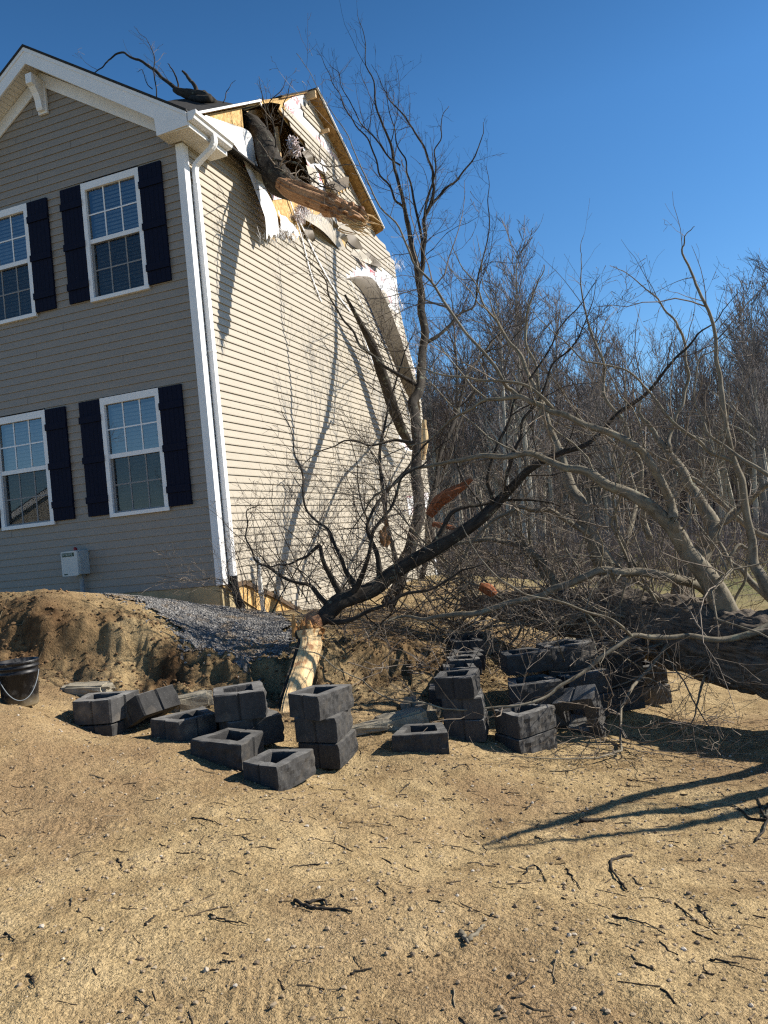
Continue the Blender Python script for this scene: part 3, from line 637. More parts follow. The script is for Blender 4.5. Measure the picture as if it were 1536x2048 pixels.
sb = wl(553, 240, -.3); m.box((-.34, sb[1] - .02, 6.2), (-.28, sb[1] + .02, 7.6))
for a_ in (-.62, -1.22): m.bar((a_, .3, z_front(.3) - .14), (a_, RIDGE_B, RIDGE_Z - .18), .04, .14); m.bar((a_, RIDGE_B, RIDGE_Z - .18), (a_, 7.3, z_back(7.3) - .16), .04, .14)
m.build('framing', M['lumber'], HOUSE)

# house wrap on the gable and torn flaps
m = MB()
for o, L in ((.0035, [(568, 207), (592, 188), (585, 214), (600, 226), (615, 252), (645, 292), (668, 322), (690, 345), (668, 352), (644, 320), (612, 284), (596, 262), (578, 232)]), (.004, [(592, 188), (630, 176), (660, 236), (700, 330), (738, 425), (726, 420), (702, 372), (690, 345), (668, 322), (645, 292), (615, 252), (600, 226), (585, 214)]),
             (.004, [(676, 548), (745, 516), (788, 530), (794, 565), (800, 640), (815, 690), (833, 748), (806, 752), (770, 640), (735, 574), (690, 566)]),
             (.005, [(606, 296), (618, 298), (632, 330), (652, 384), (632, 384), (622, 356)]), (.005, [(540, 386), (574, 386), (580, 396), (546, 400)]),
             (.004, [(795, 862), (842, 880), (846, 918), (795, 900)]), (.004, [(808, 985), (860, 985), (862, 1030), (808, 1030)])):
    m.poly(WPX(L, o))
m.build('house_wrap', M['wrap'], HOUSE)
def ribbon(mb, Lp, Rp, oL, oR, nu=26, nv=6, fold=0.0, seed=0, fray=0.0):
    A = smooth_path([np.append(wl(x, y, o), 0) for (x, y), o in zip(Lp, oL)], nu)[:, :3]; B = smooth_path([np.append(wl(x, y, o), 0) for (x, y), o in zip(Rp, oR)], nu)[:, :3]
    u = np.linspace(0, 1, nv)[None, :, None]; G = A[:, None] * (1 - u) + B[:, None] * u
    uu, vv = np.meshgrid(np.linspace(0, 6, nu), np.linspace(0, 1, nv), indexing='ij')
    G[..., 0] += fold * (np.sin(vv * 9 + uu * .9 + seed) * .6 + 1.6 * fbm(uu * .8 + seed, vv * 2.5, seed, 3))
    if fray: G[-1, :, 2] += fray * (np.random.default_rng(seed).random(nv) - .5)
    i = (np.arange(nu - 1)[:, None] * nv + np.arange(nv - 1)[None]).ravel()
    mb.add(G.reshape(-1, 3), np.stack([i, i + 1, i + nv + 1, i + nv], -1))
m = MB()
ribbon(m, [(396, 236), (432, 258), (474, 292), (494, 335), (512, 380), (526, 430), (532, 472)], [(414, 230), (462, 250), (498, 268), (511, 318), (531, 372), (553, 420), (561, 466)], [.06, .10, .16, .20, .22, .22, .20], [.05, .09, .13, .14, .13, .14, .16], 40, 12, .028, 3, .14)
ribbon(m, [(556, 420), (562, 446), (560, 466)], [(574, 438), (588, 452), (596, 470)], [.06, .09, .1], [.05, .08, .1], 12, 8, .03, 7, .16)
tag(m.build('house_wrap_flap', M['wrap_plain'], HOUSE, True), 'torn flap of white house wrap with a frayed end')
m = MB(); m.poly(WPX([(481, 305), (490, 314), (499, 348), (489, 338)], .012)); m.build('wrap_print', plain('red_print', (0.42, 0.02, 0.03), 0.5, 0.1, 5), HOUSE)
m = MB()
ribbon(m, [(691, 557), (706, 563), (730, 592), (756, 650), (782, 712), (806, 772), (820, 800)], [(716, 552), (744, 556), (766, 588), (792, 650), (815, 720), (835, 785), (842, 828)], [.02, .02, .04, .05, .05, .05, .05], [.03, .16, .25, .28, .28, .28, .26], 40, 5, 0)
tag(m.build('torn_siding', M['siding_back'], HOUSE, True), 'long torn siding panel hanging twisted with its brown back showing')
m = MB(); ribbon(m, [(651, 366), (698, 350)], [(672, 386), (697, 374)], [.04, .04], [.26, .24], 10, 6); m.build('torn_siding', M['siding_back'], HOUSE, True)
m = MB()
ribbon(m, [(596, 432), (622, 446), (650, 466), (680, 500)], [(604, 424), (640, 432), (668, 452), (692, 498)], [.03, .14, .16, .02], [.02, .05, .06, .02], 16, 4)
ribbon(m, [(612, 330), (618, 350), (624, 372)], [(632, 338), (634, 352), (640, 372)], [.05, .08, .1], [.04, .06, .08], 8, 3)
ribbon(m, [(640, 415), (662, 440), (690, 470)], [(655, 412), (684, 440), (712, 468)], [.02, .06, .02], [.02, .03, .02], 8, 3)
m.build('torn_siding', M['siding'], HOUSE, True)
rs_ = np.random.default_rng(8)
for (x, y, ln, an, mt) in ((640, 428, 46, 35, 'siding_back'), (668, 452, 40, 48, 'siding'), (612, 452, 34, 60, 'siding_back'), (696, 470, 40, 44, 'siding_back'), (648, 392, 30, 20, 'siding'), (730, 512, 36, 30, 'siding_back'), (706, 500, 44, 33, 'siding'), (520, 380, 26, 70, 'siding_back'), (760, 585, 30, 50, 'siding'), (786, 640, 30, 60, 'siding'), (612, 300, 30, 62, 'siding_back'), (636, 322, 26, 50, 'wrap_plain')):
    t = math.radians(an); dx, dy = math.cos(t) * ln, math.sin(t) * ln; nx_, ny_ = -math.sin(t) * 9, math.cos(t) * 9; m = MB(); k_ = rs_.uniform(.06, .16)
    ribbon(m, [(x - nx_, y - ny_), (x + dx * .5 - nx_ * .8, y + dy * .5 - ny_ * .8), (x + dx - nx_ * .2, y + dy - ny_ * .2)], [(x + nx_, y + ny_), (x + dx * .5 + nx_, y + dy * .5 + ny_), (x + dx + nx_ * .5, y + dy + ny_ * .5)], [.025, k_, k_ * rs_.uniform(.3, 2)], [.02, k_ * .5, k_ * rs_.uniform(.3, 1.6)], 10, 4, .008, int(x), .04); m.build('torn_siding', M[mt], HOUSE, True)
for x, y, n_, w_ in ((548, 468, 70, 14), (590, 472, 40, 8), (612, 430, 50, 16), (640, 440, 30, 10), (792, 530, 40, 7), (800, 612, 30, 6), (560, 462, 30, 12)):
    m = MB()
    for _ in range(n_):
        p = np.array(wl(x + rs_.normal() * w_, y - abs(rs_.normal()) * 8, .10 + rs_.random() * .1)); e = p + np.array([rs_.normal() * .04, rs_.normal() * .05, -rs_.uniform(.05, .2)]); m.tube([p, (p + e) / 2 + rs_.normal(size=3) * .015, e], [.003, .003, .001], 3)
    m.build('fringe', M['wrap_plain'], HOUSE)
def loc(p): q = np.asarray(p) - C0; return np.array([q @ HX, q @ HY, q @ HZ])
m = MB(); m.prism([loc(at(*q)) for q in ((330, 203, 11.9), (350, 199, 12.1), (376, 197, 12.3), (400, 199, 12.2), (432, 200, 12.3), (470, 208, 11.9), (430, 215, 11.4), (384, 222, 10.9))], (0, 0, -.30)); recalc(m.build('heaved_roof', M['shingle'], HOUSE))
for L, o, w in (([(575, 386), (600, 462), (622, 548), (642, 602)], .03, .03), ([(598, 440), (640, 528), (676, 590), (700, 622)], .03, .035), ([(724, 660), (740, 710), (752, 740)], .05, .05), ([(700, 562), (735, 632), (760, 690)], .06, .02), ([(784, 548), (800, 600), (806, 620)], .01, .02)):
    m = MB(); P = smooth_path(WPX(L, o), 14)
    for p, q in zip(P[:-1], P[1:]): m.bar(p, q + (q - p) * .06, w, .012, (1, 0, 0))
    m.build('dangling_trim', M['white'], HOUSE)
def tuft(mb, c, r, n, seed, w=.006):
    g_ = np.random.default_rng(seed)
    for _ in range(n):
        d = unit(g_.normal(size=3)); p = np.asarray(c) + d * r * .2 * g_.random(); e = p + d * r * (.5 + .5 * g_.random()) + np.array([0, 0, -.03]); mid = (p + e) / 2 + g_.normal(size=3) * r * .2
        mb.tube([p, mid, e], [w, w, w * .4], 3)
M['insul'] = plain('insulation', (0.78, 0.68, 0.66), 0.95, 0.15, 14, 0.8, 60)
for q_ in (((586, 282, -.02), .12, 90, 1, .016), ((590, 298, 0.0), .13, 90, 4, .016), ((606, 418, .07), .16, 120, 2, .008), ((596, 432, .06), .14, 90, 3, .007)):
    m = MB(); tuft(m, wl(*q_[0]), *q_[1:]); m.build('insulation', M['insul'], HOUSE)

# windows, blinds, shutters
for (a0, a1, z0, z1) in WIN:
    m = MB(); zm = (z0 + z1) / 2 + .01
    for lo, hi in (((a0, -.045, z0), (a0 + .062, .03, z1)), ((a1 - .062, -.045, z0), (a1, .03, z1)), ((a0 + .062, -.045, z1 - .095), (a1 - .062, .03, z1)), ((a0 + .062, -.045, z0), (a1 - .062, .03, z0 + .045)),
                   ((a0 + .062, -.02, zm - .03), (a1 - .062, .03, zm + .028)), ((a0 + .01, -.058, z0 + .001), (a1 + .014, -.046, z0 + .05)), ((a0 + .062, .0, z0 + .045), (a1 - .062, .04, z0 + .075)),
                   ((a0 + .062, .012, z0 + .075), (a0 + .082, .04, zm - .03)), ((a1 - .082, .012, z0 + .075), (a1 - .062, .04, zm - .03))): m.box(lo, hi)
    wf = m.build('window', M['white'], HOUSE)
    m = MB()
    m.add([(a0 + .06, -.002, zm), (a1 - .06, -.002, zm), (a1 - .06, -.002, z1 - .09), (a0 + .06, -.002, z1 - .09)], [(0, 1, 2, 3)])
    m.add([(a0 + .07, .024, z0 + .07), (a1 - .07, .024, z0 + .07), (a1 - .07, .024, zm - .02), (a0 + .07, .024, zm - .02)], [(0, 1, 2, 3)])
    m.build('pane', M['glass'], wf)
    m = MB(); m.add([(a0 + .064, -.012, z0 + .05), (a1 - .064, -.012, z0 + .05), (a1 - .064, -.012, zm - .03), (a0 + .064, -.012, zm - .03)], [(0, 1, 2, 3)]); m.build('insect_screen', M['screen'], wf)
    m = MB(); w_ = a1 - a0 - .124
    for zb, zt, bb in ((zm + .028, z1 - .095, -.009), (z0 + .075, zm - .03, .017)):
        for f_ in (1 / 3, 2 / 3): m.box((a0 + .062 + w_ * f_ - .009, bb, zb), (a0 + .062 + w_ * f_ + .009, bb + .006, zt))
        zc = (zb + zt) / 2; m.box((a0 + .062, bb + .001, zc - .009), (a1 - .062, bb + .005, zc + .009))
    m.build('grille', M['white'], wf)
    m = MB(); n = int((z1 - z0 - .1) / .052)
    for i in range(n):
        zc = z0 + .05 + i * .052; m.add([(a, .085 + s * .012, zc + s * .024) for s in (-1, 1) for a in (a0 + .07, a1 - .07)], [(0, 1, 3, 2)])
    m.box((a0 + .06, .07, z1 - .1), (a1 - .06, .12, z1 - .05)); m.build('blind', M['blind'], wf)
    for s0 in (a0 - .352, a1 + .004):
        m = MB(); s1 = s0 + .348; nb = 5; bw = .348 / nb; zb = z0 + .045; zt = z1 - .004
        for i in range(nb): m.box((s0 + i * bw + .0015, -.047, zb), (s0 + (i + 1) * bw - .0015, -.018, zt))
        m.box((s0 + .004, -.043, zb + .004), (s1 - .004, -.017, zt - .004))
        for zc in (zt - .25, (zb + zt) / 2 - .02, zb + .22): m.box((s0 - .006, -.066, zc - .045), (s1 + .006, -.0472, zc + .045))
        m.build('shutter', M['navy'], HOUSE)
# left window sticker skipped; control box on the front wall
ub = hw((-2.17, -.016, .46)); U = tag(empty('control_box', ub, -YAW), 'grey pump control box with red alarm light on the shaded front wall', 'control box')
def rbox(mb, lo, hi, r=.012):
    x0, y0, z0 = lo; x1, y1, z1 = hi; pts = []
    for cx, cz, t0 in ((x1 - r, z1 - r, 0), (x0 + r, z1 - r, 90), (x0 + r, z0 + r, 180), (x1 - r, z0 + r, 270)):
        for k in range(4): t = math.radians(t0 + k * 30); pts.append((cx + r * math.cos(t), y0, cz + r * math.sin(t)))
    mb.prism(pts, (0, y1 - y0, 0))
m = MB(); rbox(m, (-.14, -.17, -.16), (.13, 0, .17)); recalc(m.build('body', M['box_grey'], U))
m = MB(); rbox(m, (-.15, -.215, -.165), (.12, -.178, .165), .016); recalc(m.build('door', plain('utility_pale', (.52, .55, .54), .5, .05, 5), U))
m = MB(); m.box((-.13, -.218, .095), (.07, -.2155, .145)); plq = m.build('label', M['label_green'], U)
m = MB()
GL = {'M': [((0,0),(0,1)),((0,1),(.5,.4)),((.5,.4),(1,1)),((1,1),(1,0))], 'Y': [((0,1),(.5,.5)),((1,1),(.5,.5)),((.5,.5),(.5,0))], 'E': [((0,0),(0,1)),((0,1),(1,1)),((0,.5),(.8,.5)),((0,0),(1,0))],
      'R': [((0,0),(0,1)),((0,1),(1,1)),((1,1),(1,.5)),((1,.5),(0,.5)),((.4,.5),(1,0))], 'S': [((0,0),(1,0)),((1,0),(1,.5)),((1,.5),(0,.5)),((0,.5),(0,1)),((0,1),(1,1))]}
for i, ch in enumerate('MYERS'):
    for (x0, y0), (x1, y1) in GL[ch]: m.bar((-.117 + i * .035 + x0 * .023, -.2195, .106 + y0 * .028), (-.117 + i * .035 + x1 * .023, -.2195, .106 + y1 * .028), .005, .002, (0, 1, 0))
m.build('lettering', M['letter'], plq)
m = MB(); m.box((-.115, -.218, -.148), (-.06, -.2155, -.132)); m.build('sticker', M['label_green'], U)
m = MB(); m.tube([(.0, -.10, .165), (.0, -.10, .20), (.0, -.10, .215)], [.028, .026, .012], 12, True); m.build('alarm_light', M['red'], U)
m = MB(); m.box((.115, -.20, .03), (.14, -.16, .10)); m.box((.125, -.19, -.10), (.142, -.17, .03)); m.box((.115, -.20, -.15), (.14, -.165, -.10)); m.build('latch', M['box_grey'], U)
m = MB(); m.tube([(.03, -.06, -.15), (.03, -.06, -.95)], [.03, .03], 10, True); m.box((-.01, -.1, -.19), (.07, -.02, -.155)); m.build('conduit', M['conduit'], U)
# white vent pipe by the side wall
v0 = at(526, 1211, 10.15); v0[2] = gz(v0[0], v0[1]) - .05; v1 = at(515, 1121, 10.1)
m = MB(); m.tube(smooth_path([v0, v0 * .4 + v1 * .6, v1 + [.012, 0, -.03], v1 + [-.0, -.0, .015], v1 + [-.05, -.03, .03], v1 + [-.07, -.04, .005]], 30), [.028] * 30, 12, True)
t_ = v0 * .55 + v1 * .45; m.tube([t_ - (v1 - v0) * .04, t_ + (v1 - v0) * .04], [.036, .036], 12, True); t_ = v1 - (v1 - v0) * .07; m.tube([t_, t_ + (v1 - v0) * .06], [.034, .034], 12, True)
tag(m.build('vent_pipe', M['pvc'], smooth=True), 'white plastic pipe with a bent top standing by the side wall', 'pipe')

# ------------------------------------------------------------------ wood: branch growing
DENS = 2.3
def wander(p0, d0, length, n, r, curl, up):
    p = np.array(p0, float); d = unit(d0); P = [p.copy()]; st = length / (n - 1)
    for _ in range(n - 1):
        d = unit(d + r.normal(size=3) * curl + np.array([0, 0, up])); p = p + d * st; P.append(p.copy())
    return np.array(P)
def side_dir(t, r, lo, hi, up):
    q = r.normal(size=3); q -= t * (q @ t); q = unit(q); a = r.uniform(lo, hi)
    return unit(t * math.cos(a) + q * math.sin(a) + np.array([0, 0, up]))
def grow(mb, tw, P, R, r, dens=2.6, frac=(.25, .5), up=.15, depth=2, rmin=.0019, t0=.15, floor=None, budded=True, maxlen=1.7, curl=.19):
    """side branches along path P (radii R); thick ones into mb, twigs into tw"""
    L = np.concatenate([[0], np.cumsum(np.linalg.norm(np.diff(P, axis=0), axis=1))]); tot = L[-1]
    n = r.poisson(DENS * dens * tot * (1 - t0)) if tot > .3 else r.integers(1, 4)
    for _ in range(n):
        t = t0 + (1 - t0) * r.random(); s_ = t * tot; i = min(int(np.searchsorted(L, s_)), len(P) - 1); i = max(i, 1)
        f = (s_ - L[i - 1]) / (L[i] - L[i - 1] + 1e-9); p = P[i - 1] * (1 - f) + P[i] * f; tg = unit(P[i] - P[i - 1]); rad = R[i]
        ln = min(maxlen, tot * r.uniform(*frac) * (1.15 - .6 * t)) * (0.45 + 0.9 * r.random())
        if ln < .06: continue
        br = max(rmin, min(rad * .55, .0055 * ln ** .9 + .0019)); k = 4 + int(ln * 4)
        Q = wander(p, side_dir(tg, r, .45, 1.15, up), ln, min(k, 9), r, curl * r.uniform(.6, 1.7), .03)
        if floor is not None:
            g_ = ground_base(Q[:, 0], Q[:, 1]); Q[:, 2] = np.maximum(Q[:, 2], g_ + .02)
        q = np.linspace(1, .3, len(Q)) * br; q = np.maximum(q, rmin * .75)
        if depth <= 1 and budded: q[-1] = rmin * 1.9; 
        (mb if br > .008 else tw).tube(Q, q, 6 if br > .014 else (4 if br > .006 else 3))
        if depth > 1: grow(mb, tw, Q, q, r, dens * 1.25, (.25, .55), up, depth - 1, rmin, .2, floor, budded, maxlen * .6, curl)
def kink(L, r, amp):
    L = [np.array(p, float) for p in L]; out = [L[0]]
    for a, b in zip(L[:-1], L[1:]):
        ln = np.hypot(*(b - a)[:2]); m = (a + b) / 2; nrm = np.array([-(b - a)[1], (b - a)[0]]) / (ln + 1e-6); m[:2] += nrm * r.normal() * amp * ln; m[2] += r.normal() * .03
        out += [m, b]
    return out
def px_path(L, n=None):                       # rows of (photo x, photo y, distance, radius in metres)
    A = np.array([np.append(at(x, y, d), r_) for x, y, d, r_ in L]); S_ = smooth_path(A, n or max(12, len(L) * 5)); return S_[:, :3], np.maximum(S_[:, 3], .003)
def limb(parent, L, seed, mat='bark_limb', dens=2.4, depth=3, up=.12, label=None, name='limb', twig='bark_twig', sides=9, frac=(.16, .36), t0=.12, floor=True, wob=.012, maxlen=1.5, rs=.74):
    r = np.random.default_rng(seed); P, R = px_path(kink(L, r, .05), len(L) * 6); R = np.maximum(R * (rs + ((.98 if mat == 'bark_limb' else rs) - rs) * np.clip((R - .03) / .06, 0, 1)), .003); P = P + wob * np.cumsum(r.normal(size=P.shape) * .35, axis=0) * np.linspace(0, 1, len(P))[:, None]
    m = MB(); tw = MB(); m.tube(P, R, sides, True, (lambda a, l: .05 * np.sin(a * 3 + l * 4) + .05 * vnoise(a * 1.5 + 0 * l, l * 9 + 0 * a, seed)))
    grow(m, tw, P, R, r, dens, frac, up, depth, .0019, t0, floor, True, maxlen)
    o = m.build(name, M[mat], parent, True)
    if label: o['label'] = label
    if tw.n: tw.build('crown', M[twig], o)
    return o, P, R

# ---- the big trunk lying across the lot
tb = at(1300, 1330, 8.0); tb[2] = gz(tb[0], tb[1])
FT = tag(empty('fallen_tree', (0, 0, 0)), 'huge fallen tree with furrowed dark trunk and a tangled bare crown across the blocks', 'tree')
TR = [(1960, 1372, 5.9, .46), (1760, 1350, 6.4, .43), (1560, 1318, 7.0, .37), (1450, 1290, 7.5, .35), (1330, 1258, 8.1, .325), (1210, 1236, 8.8, .30), (1110, 1222, 9.4, .25), (1010, 1214, 10.1, .18), (930, 1206, 10.6, .10)]
A = np.array([np.append(at(x, y, d), r_) for x, y, d, r_ in TR]); S_ = smooth_path(A, 420)
def furrow(a, l):
    w = 9 / (2 * math.pi)
    f = 1.3 * np.abs(vnoise(a * w * 2.2 + .6 * vnoise(a * 2 + 0 * l, l * 5 + 0 * a, 4), l * 5.5 + 0 * a, 2)) + .5 * np.abs(vnoise(a * w * 5 + 0 * l, l * 14 + 0 * a, 6))
    return .30 * f - .08 + .05 * np.sin(a * 2 + l * 1.3)
m = MB(); m.tube(S_[:, :3], S_[:, 3], 160, True, furrow); m.build('trunk', M['bark_trunk'], FT, True)
LIMBS = [  # photo x, y, distance, radius
 ('A', [(1470, 1262, 7.6, .15), (1440, 1198, 7.5, .115), (1388, 1122, 7.4, .088), (1353, 1069, 7.35, .078), (1283, 1003, 7.3, .066), (1212, 972, 7.35, .055), (1124, 937, 7.5, .045), (1050, 908, 7.6, .038), (960, 911, 7.8, .032), (880, 925, 8.0, .026), (812, 938, 8.2, .021), (735, 990, 8.4, .014), (697, 1045, 8.5, .008), (680, 1090, 8.6, .004)], 1.7),
 ('B', [(1353, 1069, 7.35, .062), (1344, 1016, 7.3, .052), (1326, 972, 7.25, .048), (1304, 932, 7.2, .046), (1265, 888, 7.2, .043), (1208, 860, 7.3, .04), (1124, 827, 7.4, .036), (1080, 809, 7.45, .033), (1036, 792, 7.5, .029), (960, 800, 7.7, .021), (900, 835, 7.9, .015), (850, 880, 8.1, .011), (780, 900, 8.3, .007), (690, 930, 8.6, .004)], 1.8),
 ('B2', [(1036, 792, 7.5, .024), (1010, 770, 7.5, .022), (966, 704, 7.5, .02), (904, 629, 7.6, .018), (860, 563, 7.7, .016), (812, 492, 7.8, .0135), (762, 420, 7.9, .011), (720, 340, 8.0, .008), (690, 270, 8.1, .006), (640, 190, 8.2, .0045), (600, 122, 8.3, .003)], 2.6),
 ('B3', [(1110, 822, 7.45, .022), (1050, 770, 7.4, .018), (960, 760, 7.5, .015), (900, 752, 7.6, .013), (840, 735, 7.8, .010), (760, 715, 8, .007), (690, 660, 8.2, .004)], 2.2),
 ('E', [(1240, 1190, 9.2, .15), (1205, 1120, 9.2, .12), (1186, 1078, 9.25, .095), (1164, 1034, 9.3, .085), (1142, 981, 9.4, .075), (1124, 930, 9.5, .065), (1108, 890, 9.6, .058), (1093, 853, 9.6, .05), (1049, 743, 9.8, .036), (1010, 677, 9.9, .026), (961, 607, 10, .017), (915, 530, 10.1, .009), (890, 470, 10.2, .004)], 1.6),
 ('E2', [(1093, 853, 9.6, .03), (1075, 770, 9.6, .026), (1052, 690, 9.6, .022), (1056, 620, 9.6, .018), (1078, 560, 9.6, .012), (1092, 522, 9.6, .006)], 2.2),
 ('F', [(1345, 1235, 9.0, .14), (1370, 1160, 9.1, .125), (1408, 1098, 9.2, .105), (1428, 1055, 9.2, .10), (1410, 1015, 9.25, .075), (1393, 985, 9.3, .07), (1375, 950, 9.3, .062), (1344, 910, 9.35, .054), (1322, 884, 9.4, .046), (1300, 850, 9.4, .036), (1286, 828, 9.4, .026), (1290, 800, 9.4, .012)], 1.3),
 ('F2', [(1340, 905, 9.35, .034), (1337, 880, 9.35, .032), (1349, 845, 9.35, .03), (1366, 809, 9.35, .027), (1379, 752, 9.4, .024), (1371, 708, 9.4, .022), (1362, 664, 9.4, .02), (1349, 638, 9.4, .018), (1318, 600, 9.5, .014), (1288, 572, 9.5, .010), (1230, 530, 9.6, .004)], 2.2),
 ('F3', [(1412, 1075, 9.2, .04), (1440, 1050, 9.1, .034), (1470, 1030, 9.0, .04), (1500, 1005, 8.9, .042), (1560, 960, 8.7, .035), (1640, 900, 8.5, .02)], 1.2),
 ('G', [(1600, 1260, 7.0, .08), (1536, 1180, 7.2, .066), (1507, 1126, 7.3, .052), (1494, 1038, 7.3, .044), (1485, 963, 7.3, .04), (1463, 906, 7.3, .036), (1450, 840, 7.3, .032), (1441, 752, 7.35, .027), (1432, 673, 7.4, .023), (1400, 585, 7.4, .018), (1366, 506, 7.5, .012), (1372, 470, 7.5, .007), (1388, 450, 7.5, .004)], 2.0),
 ('G2', [(1470, 925, 7.3, .025), (1420, 905, 7.25, .022), (1380, 870, 7.2, .019), (1330, 820, 7.2, .016), (1280, 760, 7.2, .013), (1230, 735, 7.2, .011), (1170, 720, 7.2, .009), (1110, 660, 7.2, .006), (1060, 600, 7.2, .004)], 2.0),
 ('G3', [(1600, 985, 6.9, .03), (1536, 950, 7.0, .024), (1480, 915, 7.1, .021), (1420, 870, 7.2, .016), (1390, 800, 7.3, .012), (1400, 720, 7.3, .009), (1440, 690, 7.3, .006), (1480, 640, 7.3, .004)], 2.0),
 ('H', [(1300, 1080, 9.6, .05), (1285, 1000, 9.6, .042), (1282, 928, 9.6, .036), (1247, 840, 9.6, .03), (1208, 792, 9.6, .026), (1208, 730, 9.6, .022), (1181, 664, 9.6, .017), (1164, 598, 9.6, .012), (1162, 520, 9.6, .006), (1170, 480, 9.6, .004)], 2.0),
 ('I', [(1420, 1192, 7.9, .05), (1380, 1165, 7.7, .055), (1314, 1149, 7.5, .052), (1240, 1146, 7.5, .048), (1165, 1156, 7.6, .044), (1100, 1180, 7.7, .042), (1062, 1195, 7.8, .04), (960, 1223, 8.0, .038), (880, 1230, 8.2, .03), (810, 1232, 8.4, .02), (740, 1260, 8.3, .012), (690, 1290, 8.2, .006)], 2.0),
 ('J', [(1560, 1240, 6.9, .05), (1500, 1268, 6.85, .04), (1426, 1279, 6.85, .032), (1340, 1275, 6.85, .029), (1263, 1272, 6.8, .027), (1200, 1315, 6.7, .025), (1146, 1356, 6.6, .02), (1085, 1397, 6.5, .016), (978, 1419, 6.45, .012), (880, 1421, 6.4, .0105), (800, 1412, 6.4, .009), (740, 1395, 6.4, .008), (690, 1365, 6.4, .0065), (640, 1328, 6.5, .005), (580, 1310, 6.6, .003)], 1.5),
 ('K', [(1263, 1272, 6.8, .02), (1215, 1235, 6.7, .016), (1130, 1205, 6.6, .013), (1060, 1190, 6.6, .011), (1010, 1160, 6.6, .009), (960, 1100, 6.7, .006), (930, 1040, 6.8, .004)], 2.0),
 ('L', [(1130, 1200, 9.2, .06), (1090, 1130, 9.3, .05), (1040, 1090, 9.4, .042), (980, 1075, 9.5, .034), (910, 1085, 9.7, .026), (850, 1120, 9.8, .018), (790, 1160, 10, .010)], 2.2),
 ('M', [(1180, 1070, 9.2, .04), (1100, 1020, 9.1, .036), (1040, 1015, 9.1, .032), (990, 1040, 9.1, .026), (940, 1090, 9.1, .02), (900, 1150, 9.1, .012), (880, 1210, 9.1, .006)], 2.0),
 ('Nn', [(1400, 1230, 8.0, .03), (1420, 1290, 7.6, .028), (1415, 1340, 7.4, .022), (1395, 1390, 7.3, .014), (1380, 1440, 7.2, .008), (1350, 1480, 7.1, .004)], 1.8),
 ('O', [(1460, 1230, 7.6, .018), (1490, 1160, 7.6, .017), (1500, 1100, 7.6, .02), (1480, 1085, 7.6, .02), (1460, 1110, 7.55, .018), (1470, 1150, 7.5, .014)], .8),
 ('P', [(1600, 1300, 7.0, .04), (1560, 1220, 7.4, .045), (1500, 1160, 7.9, .04), (1465, 1125, 8.2, .03), (1440, 1075, 8.4, .022), (1455, 1030, 8.5, .014), (1500, 990, 8.6, .008), (1540, 980, 8.6, .004)], 1.8),
 ('Q', [(1180, 1220, 9.0, .06), (1240, 1120, 9.6, .05), (1268, 1020, 10, .042), (1262, 960, 10.2, .034), (1235, 900, 10.3, .028), (1180, 860, 10.5, .02), (1110, 760, 10.6, .012), (1060, 690, 10.7, .005)], 2.0),
 ('R', [(1560, 1080, 9.4, .05), (1480, 1040, 9.5, .042), (1400, 965, 9.6, .034), (1350, 930, 9.7, .028), (1280, 900, 9.8, .022), (1190, 960, 9.9, .016), (1120, 1030, 10, .010), (1070, 1100, 10, .005)], 2.0)]
for i, (nm, L, dn) in enumerate(LIMBS):
    limb(FT, L, 100 + i, 'bark_limb' if nm not in 'IJNn' else 'bark_limb', dn)
r = np.random.default_rng(77)                 # smaller limbs of the crown, growing out of the trunk all along
for k in range(84):
    i = int(415 - 235 * r.random() ** 1.6); p = S_[i, :3]; tg = unit(S_[i + 1, :3] - S_[i, :3]); d = side_dir(tg, r, .6, 1.3, .45); d = unit([d[0], abs(d[1]) * .9 - .15, d[2]])
    ln = r.uniform(.9, 3.4); P = wander(p, d, ln, 10, r, .33, .02); g_ = ground_base(P[:, 0], P[:, 1]); P[:, 2] = np.maximum(P[:, 2], g_ + .03)
    R = np.linspace(.0085 * ln ** .8, .0025, 10); m = MB(); tw = MB(); m.tube(P, R, 7); grow(m, tw, P, R, r, 3.4, (.2, .5), .1, 3, .0019, .1, True)
    o = m.build('limb', M['bark_limb'], FT, True)
    if tw.n: tw.build('crown', M['bark_twig'], o)

for k, L in enumerate(([(5.1, 6.3, .45, .12), (4.7, 5.8, .9, .09), (4.1, 5.3, 1.35, .065), (3.7, 5.2, 1.5, .03), (3.4, 5.1, 1.6, .018), (3.1, 5.0, 1.65, .008)],
                       [(4.6, 6.6, .5, .10), (4.4, 6.0, 1.1, .07), (4.2, 5.6, 1.7, .05), (4.0, 5.1, 2.2, .032), (3.9, 4.7, 2.5, .012)],
                       [(5.6, 6.3, .4, .09), (5.2, 5.9, .8, .06), (4.7, 5.6, 1.0, .035), (4.2, 5.4, 1.1, .02), (3.7, 5.3, 1.15, .008)],
                       [(5.4, 6.2, .6, .10), (5.6, 5.6, 1.5, .075), (5.5, 5.3, 2.3, .05), (5.2, 5.0, 2.9, .03), (5.0, 4.8, 3.3, .012)])):
    P = smooth_path(np.array(L), 30); m = MB(); tw = MB(); m.tube(P[:, :3], np.maximum(P[:, 3], .004), 8, True); grow(m, tw, P[:, :3], np.maximum(P[:, 3], .004), r, 2.0, (.18, .4), .1, 3, .002, .2, True); o = m.build('limb', M['bark_limb'], FT, True); tw.build('crown', M['bark_twig'], o)
